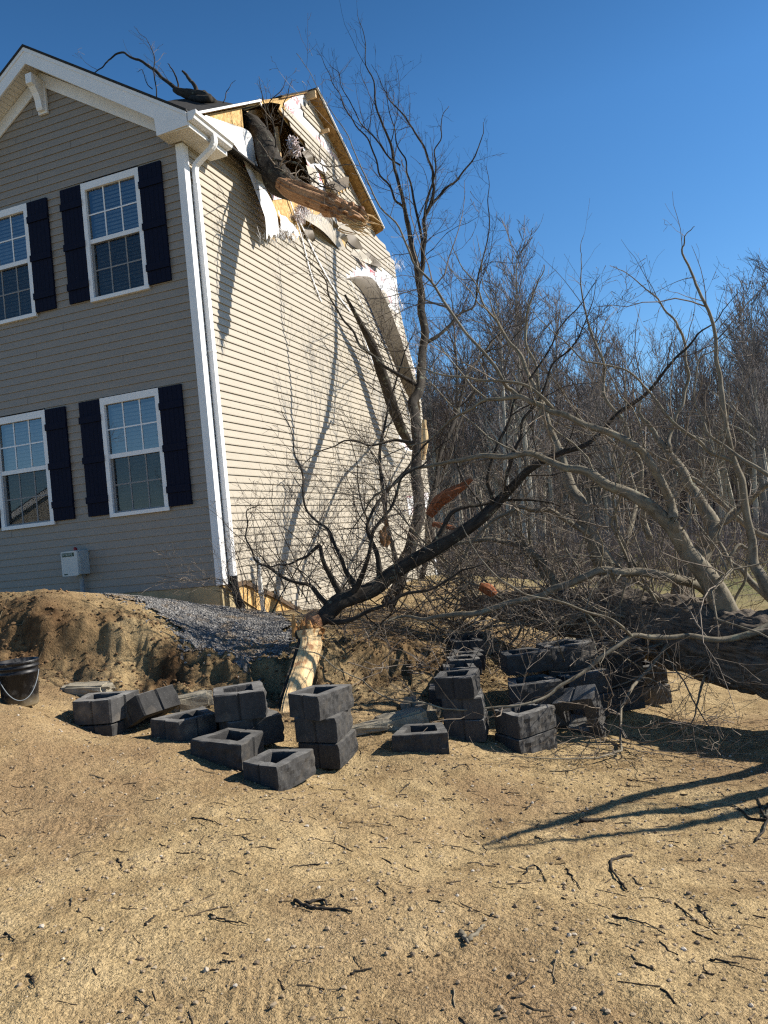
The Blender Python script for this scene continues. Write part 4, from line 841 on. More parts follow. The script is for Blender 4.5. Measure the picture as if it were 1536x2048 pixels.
# ---- the dark limb that leans from its torn base near the house corner
BL = tag(empty('broken_limb', at(640, 1240, 7.9)), 'long dark broken limb slanting up from a torn reddish stump beside the gravel', 'limb')
BL.location = (0, 0, 0)
limb(BL, [(628, 1242, 7.9, .10), (660, 1222, 7.95, .115), (700, 1196, 8.0, .115), (780, 1150, 8.1, .105), (860, 1104, 8.15, .098), (960, 1040, 8.2, .082), (1030, 968, 8.2, .06), (1060, 938, 8.2, .05), (1124, 906, 8.2, .04), (1200, 868, 8.2, .03), (1260, 815, 8.2, .026), (1322, 752, 8.2, .02), (1375, 702, 8.2, .015), (1432, 655, 8.2, .009), (1480, 600, 8.2, .004)], 201, 'bark_dark', 1.5, 3, .15, sides=16, twig='bark_twig_red', t0=.3)
for i, (L, dn) in enumerate((
    ([(1010, 988, 8.2, .035), (1010, 960, 8.15, .03), (1030, 900, 8.1, .026), (1045, 840, 8.1, .02), (1090, 770, 8.1, .016), (1140, 700, 8.1, .012), (1170, 640, 8.1, .008), (1190, 570, 8.1, .004)], 2.2),
    ([(985, 1010, 8.2, .03), (975, 960, 8.2, .026), (1000, 880, 8.3, .022), (1030, 800, 8.4, .018), (1100, 700, 8.5, .013), (1160, 620, 8.6, .008), (1200, 560, 8.6, .004)], 2.2),
    ([(720, 1185, 8.0, .05), (690, 1140, 8.1, .03), (672, 1100, 8.2, .024), (655, 1060, 8.3, .02), (612, 1022, 8.4, .016), (606, 960, 8.4, .012), (590, 920, 8.4, .009), (560, 830, 8.5, .004)], 3.0),
    ([(660, 1215, 7.95, .04), (620, 1170, 8.0, .024), (560, 1150, 8.1, .02), (515, 1120, 8.2, .016), (495, 1070, 8.3, .012), (500, 1020, 8.4, .008), (530, 1000, 8.4, .004)], 3.4),
    ([(690, 1200, 8.0, .05), (650, 1130, 7.9, .03), (640, 1090, 7.9, .026), (615, 1110, 7.9, .018), (575, 1128, 7.9, .013), (540, 1130, 7.9, .009), (500, 1095, 7.9, .005)], 3.0),
    ([(760, 1165, 8.1, .045), (735, 1060, 8.2, .024), (760, 1000, 8.3, .02), (815, 935, 8.4, .017), (860, 880, 8.4, .013), (930, 820, 8.5, .009), (1000, 790, 8.5, .005)], 2.4),
    ([(850, 1110, 8.15, .045), (900, 1030, 8.3, .03), (960, 1010, 8.4, .024), (1050, 1000, 8.4, .018), (1120, 1010, 8.4, .012), (1180, 1050, 8.4, .006)], 2.6),
    ([(640, 1235, 7.9, .05), (700, 1240, 7.7, .03), (770, 1210, 7.6, .024), (850, 1180, 7.6, .018), (920, 1140, 7.6, .012), (980, 1120, 7.6, .006)], 2.6),
    ([(700, 1200, 8.0, .05), (735, 1120, 7.8, .028), (748, 1060, 7.8, .022), (800, 960, 7.8, .016), (850, 930, 7.8, .011), (900, 880, 7.8, .005)], 2.4))):
    limb(BL, L, 220 + i, 'bark_dark', dn * 1.5, 3, .12, twig='bark_twig_red')
for i in range(46):                            # brushy shoots near its base
    p = at(r.uniform(480, 900), r.uniform(1175, 1260), r.uniform(7.9, 9.6)); P = wander(p, unit([r.normal() * .7, r.normal() * .5, 1]), r.uniform(.5, 1.7), 9, r, .2, .03); R = np.linspace(.007, .0025, 9)
    m = MB(); tw = MB(); m.tube(P, R, 5); grow(m, tw, P, R, r, 4.5, (.25, .5), .12, 3, .002, .1, True, maxlen=.7); o = m.build('limb', M['bark_dark'], BL, True); tw.build('crown', M['bark_twig'], o)
# torn end of that limb: red cut face
def jag(mb, P, R, n, r, amp=.3, flat=1.0, flatdir=(0, 1, 0)):
    P = np.asarray(P, float); mb.tube(P, R, n, True, lambda a, l: amp * vnoise(a * 2.4 + 0 * l, l * 7 + 0 * a, 8) + amp * .6 * np.abs(vnoise(a * 6 + 0 * l, l * 2 + 0 * a, 9)))
m = MB(); e = at(630, 1240, 7.86); t_ = unit(at(660, 1222, 7.95) - e); jag(m, [e - t_ * .10, e - t_ * .05, e + t_ * .02], [.07, .098, .10], 26, r, .25); m.build('torn_end', M['split_wood_red'], BL)

# ---- upright limb standing by the far end of the wall
VL = tag(empty('upright_limb', (0, 0, 0)), 'tall dark forked limb standing upright before the far end of the sided wall', 'limb')
V0 = at(780, 1205, 11.0)
limb(VL, [(772, 1212, 10.9, 0.14), (800, 1165, 11.0, 0.13), (820, 1100, 11.2, 0.125), (838, 1030, 11.4, 0.13), (832, 950, 11.7, 0.12), (836, 890, 12.05, 0.125), (830, 830, 12.45, 0.12), (838, 780, 12.9, 0.115), (845, 700, 13.7, 0.11), (842, 620, 14.25, 0.105), (838, 560, 14.55, 0.1), (826, 500, 14.7, 0.075), (818, 450, 14.8, 0.062), (806, 390, 14.9, 0.05), (790, 330, 15, 0.042), (770, 250, 15.1, 0.032), (752, 160, 15.2, 0.02), (735, 90, 15.2, 0.012), (722, 40, 15.2, 0.008), (714, 14, 15.2, 0.004)], 301, 'bark_dark', 1.5, 3, .3, sides=16, t0=.42, twig='bark_twig_red', frac=(.1, .2), rs=.66)
for i, (L, dn) in enumerate((
    ([(838, 560, 14.55, 0.0672), (846, 500, 14.70, 0.0560), (848, 440, 14.82, 0.0470), (868, 380, 14.92, 0.0403), (866, 340, 14.98, 0.0336), (850, 295, 15.04, 0.0291), (826, 255, 15.09, 0.0246), (806, 225, 15.13, 0.0202), (780, 195, 15.16, 0.0157), (765, 160, 15.20, 0.0101), (745, 120, 15.20, 0.0056)], 2.2),
    ([(850, 430, 14.83, 0.0392), (880, 390, 14.90, 0.0336), (912, 362, 14.95, 0.0269), (944, 322, 15.01, 0.0202), (960, 285, 15.06, 0.0134), (968, 245, 15.11, 0.0067)], 2.4),
    ([(846, 510, 14.67, 0.0392), (836, 440, 14.82, 0.0336), (822, 370, 14.93, 0.0269), (812, 320, 15.01, 0.0202), (790, 260, 15.09, 0.0146), (775, 200, 15.16, 0.0101), (770, 150, 15.20, 0.0045)], 2.2),
    ([(812, 420, 14.85, 0.0336), (790, 400, 14.88, 0.0291), (760, 350, 14.97, 0.0246), (745, 300, 15.04, 0.0213), (715, 255, 15.09, 0.0179), (690, 215, 15.14, 0.0146), (668, 170, 15.19, 0.0112), (650, 130, 15.20, 0.0078), (634, 98, 15.20, 0.0045)], 2.4),
    ([(800, 330, 15.00, 0.0246), (770, 305, 15.03, 0.0213), (740, 265, 15.08, 0.0179), (710, 225, 15.13, 0.0146), (680, 170, 15.19, 0.0112), (655, 125, 15.20, 0.0067)], 2.2),
    ([(848, 450, 14.80, 0.0336), (858, 390, 14.90, 0.0280), (872, 345, 14.97, 0.0224), (870, 300, 15.04, 0.0179), (884, 250, 15.10, 0.0123), (900, 210, 15.14, 0.0067)], 2.2),
    ([(842, 690, 13.77, 0.0560), (900, 650, 14.04, 0.0336), (950, 610, 14.30, 0.0246), (970, 500, 14.70, 0.0179), (975, 400, 14.88, 0.0123), (970, 330, 15.00, 0.0056)], 2.2),
    ([(834, 770, 13.00, 0.0560), (790, 745, 12.60, 0.0381), (750, 715, 12.60, 0.0336), (720, 690, 12.60, 0.0291), (690, 640, 12.60, 0.0224), (660, 590, 12.50, 0.0179), (640, 540, 12.50, 0.0134), (600, 500, 12.50, 0.0078), (580, 470, 12.50, 0.0045)], 2.4),
    ([(836, 890, 12.05, 0.0560), (790, 880, 12.12, 0.0291), (740, 890, 12.05, 0.0224), (690, 880, 12.12, 0.0179), (640, 900, 11.99, 0.0123), (590, 940, 11.76, 0.0067)], 2.2),
    ([(842, 1160, 11.8, .06), (856, 1050, 12.0, .056), (872, 960, 12.3, .052), (902, 858, 12.9, .045), (933, 746, 14.3, .04), (978, 686, 16.2, .03), (1010, 640, 17.4, .015), (1030, 610, 18, .006)], 2.4),
    ([(858, 1120, 12.6, .06), (862, 1040, 13.5, .055), (872, 978, 14.3, .05), (910, 871, 16, .042), (938, 812, 17.3, .03), (960, 760, 18.4, .012)], 2.4),
    ([(800, 1170, 11.2, .05), (775, 1060, 11.5, .045), (762, 950, 11.9, .036), (770, 850, 12.6, .028), (800, 740, 13.6, .018), (830, 660, 14.4, .008)], 3.0))):
    limb(VL, L, 320 + i, 'bark_dark', dn * 1.1, 3, .25, twig='bark_twig_red', rs=.72)
m = MB(); wp = [at(x, y, d) for x, y, d in ((848, 840, 11.2), (850, 880, 11.2), (846, 920, 11.2))]; m.tube(wp, [.03, .055, .03], 9, True); m.build('torn_end', M['split_wood'], VL)

# ---- dark limb leaning on the siding
LL = tag(empty('leaning_limb', (0, 0, 0)), 'thick short dark limb leaning against the siding under the torn panel', 'limb')
P, R = px_path([tuple(np.append((x, y), 0)) + (0,) for x, y in ()] or [(735, 655, 1, .05), (736, 660, 1, .05)])
A = np.array([np.append(hw(wl(x, y, o)), q) for x, y, o, q in ((690, 590, .25, .02), (720, 645, .3, .05), (744, 690, .32, .085), (765, 750, .34, .105), (786, 815, .36, .11), (804, 860, .38, .10), (824, 896, .4, .06))]); Sx = smooth_path(A, 40)
m = MB(); tw = MB(); m.tube(Sx[:, :3], Sx[:, 3], 14, True, lambda a, l: .12 * vnoise(a * 2 + 0 * l, l * 6 + 0 * a, 3)); grow(m, tw, Sx[:, :3], Sx[:, 3], r, 2.0, (.3, .6), .1, 3, .0026, .05, None)
o = m.build('limb', M['bark_dark'], LL, True); tw.build('crown', M['bark_twig_red'], o)

# ---- limb that smashed the roof
RL = tag(empty('roof_limb', (0, 0, 0)), 'thick snapped limb jammed in the hole of the gable with split pale wood end', 'limb')
A = [(476, 226, 12.6, .07), (490, 238, 12.3, .10), (508, 252, 12.1, .125), (528, 284, 11.8, .15), (541, 326, 11.6, .17), (556, 360, 11.42, .19), (585, 378, 11.35, .15), (640, 396, 11.25, .10), (690, 410, 11.15, .06), (716, 418, 11.12, .03)]
P, R = px_path([(350, 180, 12.3, .045), (368, 186, 12.2, .065), (392, 191, 12.1, .075), (410, 195, 12.0, .08), (428, 206, 11.9, .055)], 60); m = MB(); m.tube(P, R, 36, True, lambda a, l: .3 * np.abs(vnoise(a * 4 + 0 * l, l * 9 + 0 * a, 3)) + .25 * vnoise(a * 2 + 0 * l, l * 14 + 0 * a, 6)); m.build('limb_piece', M['bark_dark'], RL, True)
P, R = px_path(A, 110); m = MB(); tw = MB(); m.tube(P, R, 40, True, lambda a, l: .30 * np.abs(vnoise(a * 5 + .5 * np.sin(l * 6), l * 6 + 0 * a, 3)) + .05 * np.sin(a * 2 + l * 3)); grow(m, tw, P, R, r, 3.2, (.06, .18), .2, 3, .0026, .1, None, maxlen=.9)
o = m.build('limb', M['bark_dark'], RL, True); tw.build('crown', M['bark_twig'], o)
m = MB(); Pw, Rw = px_path([(560, 366, 11.28, .09), (585, 381, 11.18, .125), (630, 398, 11.1, .13), (670, 415, 11.05, .125), (700, 428, 11.02, .12), (720, 437, 11.0, .11), (732, 444, 11.0, .07)], 70)
m.tube(Pw, Rw, 34, True, lambda a, l: -.55 * np.abs(vnoise(a * 3.2 + 0 * l, l * 1.2 + 0 * a, 12)) + .22 * vnoise(a * 7 + 0 * l, l * 2.2 + 0 * a, 14) + np.where(l > .8, .8 * vnoise(a * 5 + 0 * l, l * 12 + 0 * a, 15), 0) + .12); m.build('split_wood', M['split_wood_tan'], RL)
m = MB()
for k in range(60):
    p = at(700 + r.normal() * 12, 436 + r.normal() * 10, 10.94); d = unit(at(740, 452, 11) - at(690, 430, 11)); m.tube([p, p + d * .09 + r.normal(size=3) * .012, p + d * r.uniform(.12, .34) + r.normal(size=3) * .045], [.013, .010, .002], 4)
m.build('splinters', M['split_wood'], RL)
for k in range(22):
    p = at(r.uniform(545, 690), 345 + r.uniform(-25, 30), 11.2 + r.normal() * .06); P = wander(p, unit([r.normal(), -.3 + r.normal() * .6, r.normal() * .7]), r.uniform(.25, .8), 7, r, .3, .03); m = MB(); tw = MB(); m.tube(P, np.linspace(.010, .003, 7), 5); grow(m, tw, P, np.linspace(.010, .003, 7), r, 4, (.25, .5), .1, 2, .0022, .1, None); o = m.build('limb', M['bark_twig'], RL, True)
    if tw.n: tw.build('crown', M['bark_twig'], o)
for i, (L, dn) in enumerate((
    ([(420, 198, 11.70, 0.0696), (385, 196, 12.10, 0.0653), (370, 190, 12.30, 0.0522), (352, 178, 12.40, 0.0435), (322, 155, 12.50, 0.0365), (296, 132, 12.60, 0.0313), (268, 116, 12.70, 0.0261), (246, 103, 12.80, 0.0226), (222, 114, 12.90, 0.0174), (206, 128, 12.90, 0.0139), (190, 142, 13.00, 0.0104)], .9),
    ([(395, 190, 12.00, 0.0522), (388, 168, 12.10, 0.0391), (376, 150, 12.20, 0.0305), (368, 138, 12.20, 0.0218)], .6),
    ([(355, 182, 12.40, 0.0191), (354, 160, 12.40, 0.0174), (346, 142, 12.40, 0.0139), (338, 128, 12.40, 0.0087)], 1.0),
    ([(313, 196, 12.50, 0.0139), (310, 160, 12.50, 0.0122), (311, 122, 12.50, 0.0104), (300, 92, 12.50, 0.0070), (284, 74, 12.50, 0.0043), (270, 60, 12.50, 0.0026)], 5),
    ([(305, 178, 12.50, 0.0104), (290, 160, 12.50, 0.0078), (282, 140, 12.50, 0.0061), (268, 146, 12.50, 0.0035)], 4),
    ([(446, 206, 11.50, 0.0104), (452, 185, 11.60, 0.0087), (462, 168, 11.60, 0.0052), (470, 158, 11.60, 0.0026)], 5),
    ([(536, 270, 11.8, .016), (532, 230, 11.8, .014), (528, 200, 11.8, .011), (522, 170, 11.8, .007), (520, 145, 11.8, .003)], 5),
    ([(552, 300, 11.6, .016), (548, 255, 11.6, .014), (535, 215, 11.6, .011), (560, 180, 11.6, .008), (570, 150, 11.6, .004)], 4),
    ([(560, 270, 11.6, .014), (566, 230, 11.6, .012), (574, 190, 11.6, .009), (580, 160, 11.6, .004)], 4),
    ([(545, 318, 11.3, .03), (590, 325, 11.1, .022), (615, 345, 11.0, .018), (650, 372, 10.9, .012), (690, 385, 10.9, .006)], 4))):
    limb(RL, L, 420 + i, 'bark_dark', dn, 2, .2, floor=False, sides=8)

# ------------------------------------------------------------------ things on the lot
def on_ground(px, py):
    lo, hi = 1.5, 30.0; ds = np.linspace(lo, hi, 1200); P = np.array([at(px, py, d) for d in ds]); z = ground(P[:, 0], P[:, 1]); k = np.where(P[:, 2] < z)[0]
    return P[k[0]] * [1, 1, 0] + [0, 0, z[k[0]]] if len(k) else P[-1]
BW, BD, BH = .392, .30, .158
OUTER = [(-.5, -.5), (-.25, -.53), (0, -.52), (.25, -.53), (.5, -.5), (.485, -.30), (.44, -.03), (.405, 0), (.425, .05), (.36, .47), (.33, .5), (.03, .5), (0, .46), (-.03, .5), (-.33, .5), (-.36, .47), (-.425, .05), (-.405, 0), (-.44, -.03), (-.485, -.30)]
def block_mesh(seed, core=(.31, .22, .29)):
    r = np.random.default_rng(seed); O = np.array(OUTER) * [BW, BD]; hf, hb, hy = core[0] * BW, core[1] * BW, core[2] * BD
    trap = [(-hf, -hy), (hf, -hy), (hb, hy), (-hb, hy)]; I = []
    for x, y in O:
        best = None
        for i in range(4):
            (x0, y0), (x1, y1) = trap[i], trap[(i + 1) % 4]; den = x * (y1 - y0) - y * (x1 - x0)
            if abs(den) < 1e-9: continue
            t = (x0 * (y1 - y0) - y0 * (x1 - x0)) / den; s_ = (x0 * y - y0 * x) / den
            if t > 0 and -.001 <= s_ <= 1.001 and (best is None or t < best): best = t
        I.append((x * best, y * best))
    I = np.array(I); n = len(O); bm = bmesh.new(); ch = .006
    rings = []
    for (Q, z) in ((I * .88, 0.0), (O, 0.0), (O, BH - ch), (O * .975, BH), (I * 1.04, BH), (I, BH - .008)):
        rings.append([bm.verts.new((x + r.normal() * .0012, y + r.normal() * .0012, z + (r.normal() * .0015 if z > .01 else 0))) for x, y in Q])
    rings.append(rings[0])
    for a, b in zip(rings[:-1], rings[1:]):
        for i in range(n):
            j = (i + 1) % n; bm.faces.new((a[i], a[j], b[j], b[i]))
    fe = [e for e in bm.edges if all(v.co.y < -.47 * BD and v.co.z < BH + .01 for v in e.verts)]
    bmesh.ops.subdivide_edges(bm, edges=fe, cuts=5, use_grid_fill=True)
    for v in bm.verts:
        if v.co.y < -.47 * BD and .006 < v.co.z < BH - .01: v.co.y -= .022 * (.5 + float(fbm(np.array([v.co.x * 22 + seed]), np.array([v.co.z * 22]), seed, 3)[0])) - .008
    bmesh.ops.recalc_face_normals(bm, faces=bm.faces)
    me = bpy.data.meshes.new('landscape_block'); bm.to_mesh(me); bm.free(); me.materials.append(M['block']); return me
BM = [block_mesh(s) for s in range(5)]
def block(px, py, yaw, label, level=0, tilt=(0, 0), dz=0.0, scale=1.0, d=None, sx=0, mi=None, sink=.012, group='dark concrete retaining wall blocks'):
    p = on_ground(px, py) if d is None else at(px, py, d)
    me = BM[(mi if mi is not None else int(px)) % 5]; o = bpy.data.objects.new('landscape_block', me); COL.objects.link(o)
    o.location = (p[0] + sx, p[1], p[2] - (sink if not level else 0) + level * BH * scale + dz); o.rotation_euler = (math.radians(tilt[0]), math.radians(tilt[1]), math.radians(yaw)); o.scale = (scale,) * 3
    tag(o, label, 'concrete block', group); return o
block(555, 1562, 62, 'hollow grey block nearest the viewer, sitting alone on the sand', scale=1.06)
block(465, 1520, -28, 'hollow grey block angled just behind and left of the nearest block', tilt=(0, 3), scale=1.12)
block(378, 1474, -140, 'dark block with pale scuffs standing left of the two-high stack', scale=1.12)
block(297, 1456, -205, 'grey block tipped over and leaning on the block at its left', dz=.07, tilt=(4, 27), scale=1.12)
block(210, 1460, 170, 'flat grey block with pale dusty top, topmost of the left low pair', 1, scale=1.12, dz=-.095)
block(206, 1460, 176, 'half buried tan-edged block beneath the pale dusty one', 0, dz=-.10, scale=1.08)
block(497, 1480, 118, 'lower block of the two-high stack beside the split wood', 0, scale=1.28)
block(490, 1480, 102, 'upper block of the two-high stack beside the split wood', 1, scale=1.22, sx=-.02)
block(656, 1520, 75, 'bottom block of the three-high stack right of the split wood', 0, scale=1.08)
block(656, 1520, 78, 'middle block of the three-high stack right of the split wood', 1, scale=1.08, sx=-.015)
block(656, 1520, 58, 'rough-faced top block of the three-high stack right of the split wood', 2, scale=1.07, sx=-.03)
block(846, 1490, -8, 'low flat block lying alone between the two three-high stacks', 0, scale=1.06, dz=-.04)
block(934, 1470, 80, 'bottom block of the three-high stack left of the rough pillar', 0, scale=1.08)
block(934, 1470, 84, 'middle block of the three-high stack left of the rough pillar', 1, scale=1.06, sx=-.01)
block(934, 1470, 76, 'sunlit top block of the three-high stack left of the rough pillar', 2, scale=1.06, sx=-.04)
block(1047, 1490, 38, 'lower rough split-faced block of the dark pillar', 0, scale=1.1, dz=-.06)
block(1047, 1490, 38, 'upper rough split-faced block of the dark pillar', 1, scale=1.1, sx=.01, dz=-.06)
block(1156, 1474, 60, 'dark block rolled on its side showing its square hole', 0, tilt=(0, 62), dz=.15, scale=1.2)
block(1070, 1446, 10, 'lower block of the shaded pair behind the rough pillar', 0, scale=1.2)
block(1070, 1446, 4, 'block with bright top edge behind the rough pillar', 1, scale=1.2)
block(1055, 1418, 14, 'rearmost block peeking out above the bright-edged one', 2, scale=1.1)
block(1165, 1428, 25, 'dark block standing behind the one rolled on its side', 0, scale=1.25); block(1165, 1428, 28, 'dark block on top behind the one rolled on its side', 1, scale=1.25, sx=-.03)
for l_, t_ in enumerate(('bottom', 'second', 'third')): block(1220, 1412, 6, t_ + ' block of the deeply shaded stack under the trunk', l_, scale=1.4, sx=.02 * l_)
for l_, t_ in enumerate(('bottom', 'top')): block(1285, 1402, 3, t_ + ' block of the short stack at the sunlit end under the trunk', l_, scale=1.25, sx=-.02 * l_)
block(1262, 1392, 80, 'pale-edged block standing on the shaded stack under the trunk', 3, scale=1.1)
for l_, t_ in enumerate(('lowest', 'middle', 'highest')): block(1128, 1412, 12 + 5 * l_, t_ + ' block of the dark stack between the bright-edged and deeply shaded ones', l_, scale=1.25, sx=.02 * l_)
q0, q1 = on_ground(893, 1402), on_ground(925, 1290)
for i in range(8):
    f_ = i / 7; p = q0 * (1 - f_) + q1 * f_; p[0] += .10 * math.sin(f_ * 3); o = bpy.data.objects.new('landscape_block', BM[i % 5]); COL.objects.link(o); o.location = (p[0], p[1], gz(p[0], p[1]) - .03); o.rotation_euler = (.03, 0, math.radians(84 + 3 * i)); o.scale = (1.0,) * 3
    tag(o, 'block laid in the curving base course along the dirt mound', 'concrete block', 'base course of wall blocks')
# half buried pale lumps along the foot of the mound
def lump(px, py, size, seed, label, mat='block_pale', yaw=0, name='stone', cat='stone', shape='slab', dz=0.0, group=None):
    bm = bmesh.new(); bmesh.ops.create_cube(bm, size=1); bmesh.ops.bevel(bm, geom=bm.edges[:], offset=.12 if shape == 'slab' else .28, segments=2, affect='EDGES'); bmesh.ops.subdivide_edges(bm, edges=bm.edges[:], cuts=3, use_grid_fill=True)
    for v in bm.verts:
        n_ = fbm(np.array([v.co.x * 3 + seed * 7.1 + v.co.z]), np.array([v.co.y * 3 + v.co.z * 2.3]), seed, 4, .6)[0]; v.co *= 1 + .22 * float(n_); v.co.x *= size[0]; v.co.y *= size[1]; v.co.z *= size[2]
    me = bpy.data.meshes.new(name); bm.to_mesh(me); bm.free(); me.materials.append(M[mat]); o = bpy.data.objects.new(name, me); COL.objects.link(o); p = on_ground(px, py); o.location = (p[0], p[1], p[2] + size[2] * .22 + dz); o.rotation_euler = (.08 * math.sin(seed), .1 * math.cos(seed), math.radians(yaw)); tag(o, label, cat, group); return o
lump(178, 1384, (.40, .20, .10), 1, 'tan block slab half buried at the foot of the left bank', yaw=-6, cat='block')
lump(385, 1410, (.32, .16, .13), 2, 'cracked pale block half buried behind the dark scuffed block', yaw=20, cat='block')
lump(800, 1452, (.42, .22, .13), 3, 'pale broken block lying at the foot of the mound', yaw=18, cat='block')
lump(735, 1462, (.36, .2, .07), 4, 'thin pale slab lying flat left of the broken block', yaw=12, cat='block')
lump(850, 1440, (.26, .22, .17), 5, 'rounded tan stone beside the sunlit three-high stack', 'rock', 30, shape='r')
lump(822, 1418, (.2, .16, .13), 6, 'small grey stone on the mound above the broken block', 'rock', 60, shape='r')
lump(622, 1440, (.2, .16, .12), 7, 'brown stone tucked behind the foot of the split wood', 'rock', 10, shape='r')
lump(975, 1305, (.24, .2, .34), 8, 'upright weathered stump-like stone behind the base course', 'rock', 10, shape='r')

# bucket
bp = on_ground(42, 1410); B = tag(empty('bucket', bp - np.array([0, 0, .01])), 'dirty black plastic bucket standing on the sand below the bank', 'bucket')
m = MB(); prof = [(0, 0), (.122, 0), (.128, .012), (.142, .245), (.150, .247), (.151, .262), (.144, .266), (.145, .290), (.154, .292), (.155, .304), (.147, .308), (.148, .325), (.157, .328), (.158, .345), (.150, .348), (.143, .345), (.122, .02), (0, .016)]
n = 56; V = [(rr * math.cos(2 * math.pi * j / n), rr * math.sin(2 * math.pi * j / n), z) for rr, z in prof for j in range(n)]
m.add(V, [(i * n + j, i * n + (j + 1) % n, (i + 1) * n + (j + 1) % n, (i + 1) * n + j) for i in range(len(prof) - 1) for j in range(n)]); m.build('shell', M['bucket'], B, True)
m = MB(); m.tube([(.158 * math.cos(t), .158 * math.sin(t) - .012, .262 - .20 * max(0, math.sin((t + 2.2) / 2.3 * math.pi))) for t in np.linspace(-2.2, .1, 30)], [.003] * 30, 6); m.build('handle', M['conduit'], B)

# splintered slab of the torn limb
def etube(mb, P, Rw, Rt, face, n, disp):
    P = np.asarray(P); T = np.gradient(P, axis=0); T /= np.linalg.norm(T, axis=1)[:, None]; Aa = np.cross(T, face); Aa /= np.linalg.norm(Aa, axis=1)[:, None]; Bb = np.cross(Aa, T); ang = np.arange(n) * 2 * math.pi / n
    L = np.concatenate([[0], np.cumsum(np.linalg.norm(np.diff(P, axis=0), axis=1))]); k = 1 + disp(ang[None], L[:, None])
    V = P[:, None] + (k * np.cos(ang)[None] * Rw[:, None])[..., None] * Aa[:, None] + (k * np.sin(ang)[None] * Rt[:, None])[..., None] * Bb[:, None]
    m_ = len(P); i = np.arange(m_ - 1)[:, None] * n; j = np.arange(n)[None]; j2 = (j + 1) % n
    uv = np.stack(np.broadcast_arrays(ang[None] * .1, L[:, None]), -1).reshape(-1, 2)
    V = np.vstack([V.reshape(-1, 3), P[:1], P[-1:]]); uv = np.vstack([uv, [[0, 0], [0, L[-1]]]]); c = m_ * n
    mb.add(V, np.stack([i + j, i + j2, i + n + j2, i + n + j], -1).reshape(-1, 4), [(c, (a + 1) % n, a) for a in range(n)] + [(c + 1, c - n + a, c - n + (a + 1) % n) for a in range(n)], uv)
SL = tag(empty('split_limb', (0, 0, 0)), 'pale splintered slab of torn limb stuck in the ground between two block stacks', 'broken wood')
A = np.array([np.append(at(x, y, d), (w, t)) for x, y, d, w, t in ((618, 1262, 7.55, .115, .06), (622, 1285, 7.5, .105, .06), (612, 1330, 7.25, .105, .05), (594, 1385, 6.95, .105, .045), (580, 1425, 6.75, .085, .04), (571, 1455, 6.6, .055, .03), (566, 1475, 6.52, .035, .02))]); Sx = smooth_path(A, 110)
gd = lambda a, l: .16 * np.abs(vnoise(a * 2.6 + 0 * l, l * 1.8 + 0 * a, 31)) + .12 * vnoise(a * 8 + 0 * l, l * 1.2 + 0 * a, 33) + .10 * vnoise(a * 3 + 0 * l, l * 9 + 0 * a, 35)
m = MB(); etube(m, Sx[:, :3], Sx[:, 3], Sx[:, 4], np.array([.5, -.85, .2]), 44, gd); m.build('split_wood', M['split_wood'], SL)
m = MB(); Bx = Sx[:84]; etube(m, Bx[:, :3] + np.array([-.02, .045, 0]), Bx[:, 3] * 1.12, Bx[:, 4] * 1.0, np.array([.5, -.85, .2]), 28, gd); m.build('bark', M['bark_dark'], SL)
m = MB(); r = np.random.default_rng(3)
for k in range(26):
    f_ = r.random(); p = at(592 + 56 * f_ + r.normal() * 3, 1272 + r.normal() * 6 - 6 * f_, 7.55 + r.normal() * .03); e = at(584 + 62 * f_ + r.normal() * 5, 1222 + 30 * f_ + abs(r.normal()) * 12, 7.6 + r.normal() * .04)
    m.tube([p, p * .5 + e * .5 + r.normal(size=3) * .008, e], [.028, .022, .004], 6)
m.build('torn_end', wood_mat('split_wood_orange', (.34, .16, .05, 1), (.62, .34, .13, 1), (.20, .08, .03, 1)), SL)

# dead leaves, reddish torn wood in the tangle
def oak_leaf(px, py, d, ln, rot, label):
    pts = []
    for k, (t, w) in enumerate(((0, .03), (.12, .16), (.2, .08), (.32, .27), (.42, .13), (.55, .33), (.66, .16), (.78, .26), (.88, .12), (1, .02))): pts.append((w, t))
    L = [(-w * ln, -t * ln) for w, t in pts]; Rr = [(w * ln, -t * ln) for w, t in pts]; V = []; p = at(px, py, d)
    for i, ((x0, z0), (x1, z1)) in enumerate(zip(L, Rr)):
        for x, z in ((x0, z0), (0, z0), (x1, z1)): c, s_ = math.cos(rot), math.sin(rot); V.append(p + np.array([x * .8 * c - z * s_ * .3, (abs(x) * .9 + .06 * ln * math.sin(i)) , z * c + x * s_]))
    m = MB(); m.add(V, [(i * 3 + j, i * 3 + j + 1, i * 3 + j + 4, i * 3 + j + 3) for i in range(9) for j in (0, 1)]); tag(m.build('dead_leaf', M['leaf'], smooth=True), label, 'leaf', 'dead leaves caught in the twigs')
oak_leaf(768, 1052, 8.1, .23, .1, 'large curled brown leaf hanging before the siding'); oak_leaf(775, 1032, 8.15, .14, -.7, 'smaller brown leaf just above the large curled one'); oak_leaf(760, 1060, 8.05, .2, .5, 'narrow brown leaf beside the large curled one')
RW = tag(empty('torn_wood', (0, 0, 0)), 'rust coloured torn limb wood caught in the tangle past the house corner', 'broken wood')
for L in ([(858, 1030, 9.6, .05), (880, 1002, 9.55, .075), (905, 985, 9.5, .07), (925, 972, 9.5, .045), (944, 958, 9.5, .02)], [(960, 1172, 8.6, .04), (975, 1178, 8.6, .06), (990, 1190, 8.6, .04)], [(866, 1048, 9.6, .03), (900, 1055, 9.5, .03), (930, 1068, 9.5, .015)]):
    P, R = px_path(L, 26); m = MB(); m.tube(P, R, 18, True, lambda a, l: .5 * vnoise(a * 3 + 0 * l, l * 9 + 0 * a, 5)); m.build('splinter', M['rust'], RW)

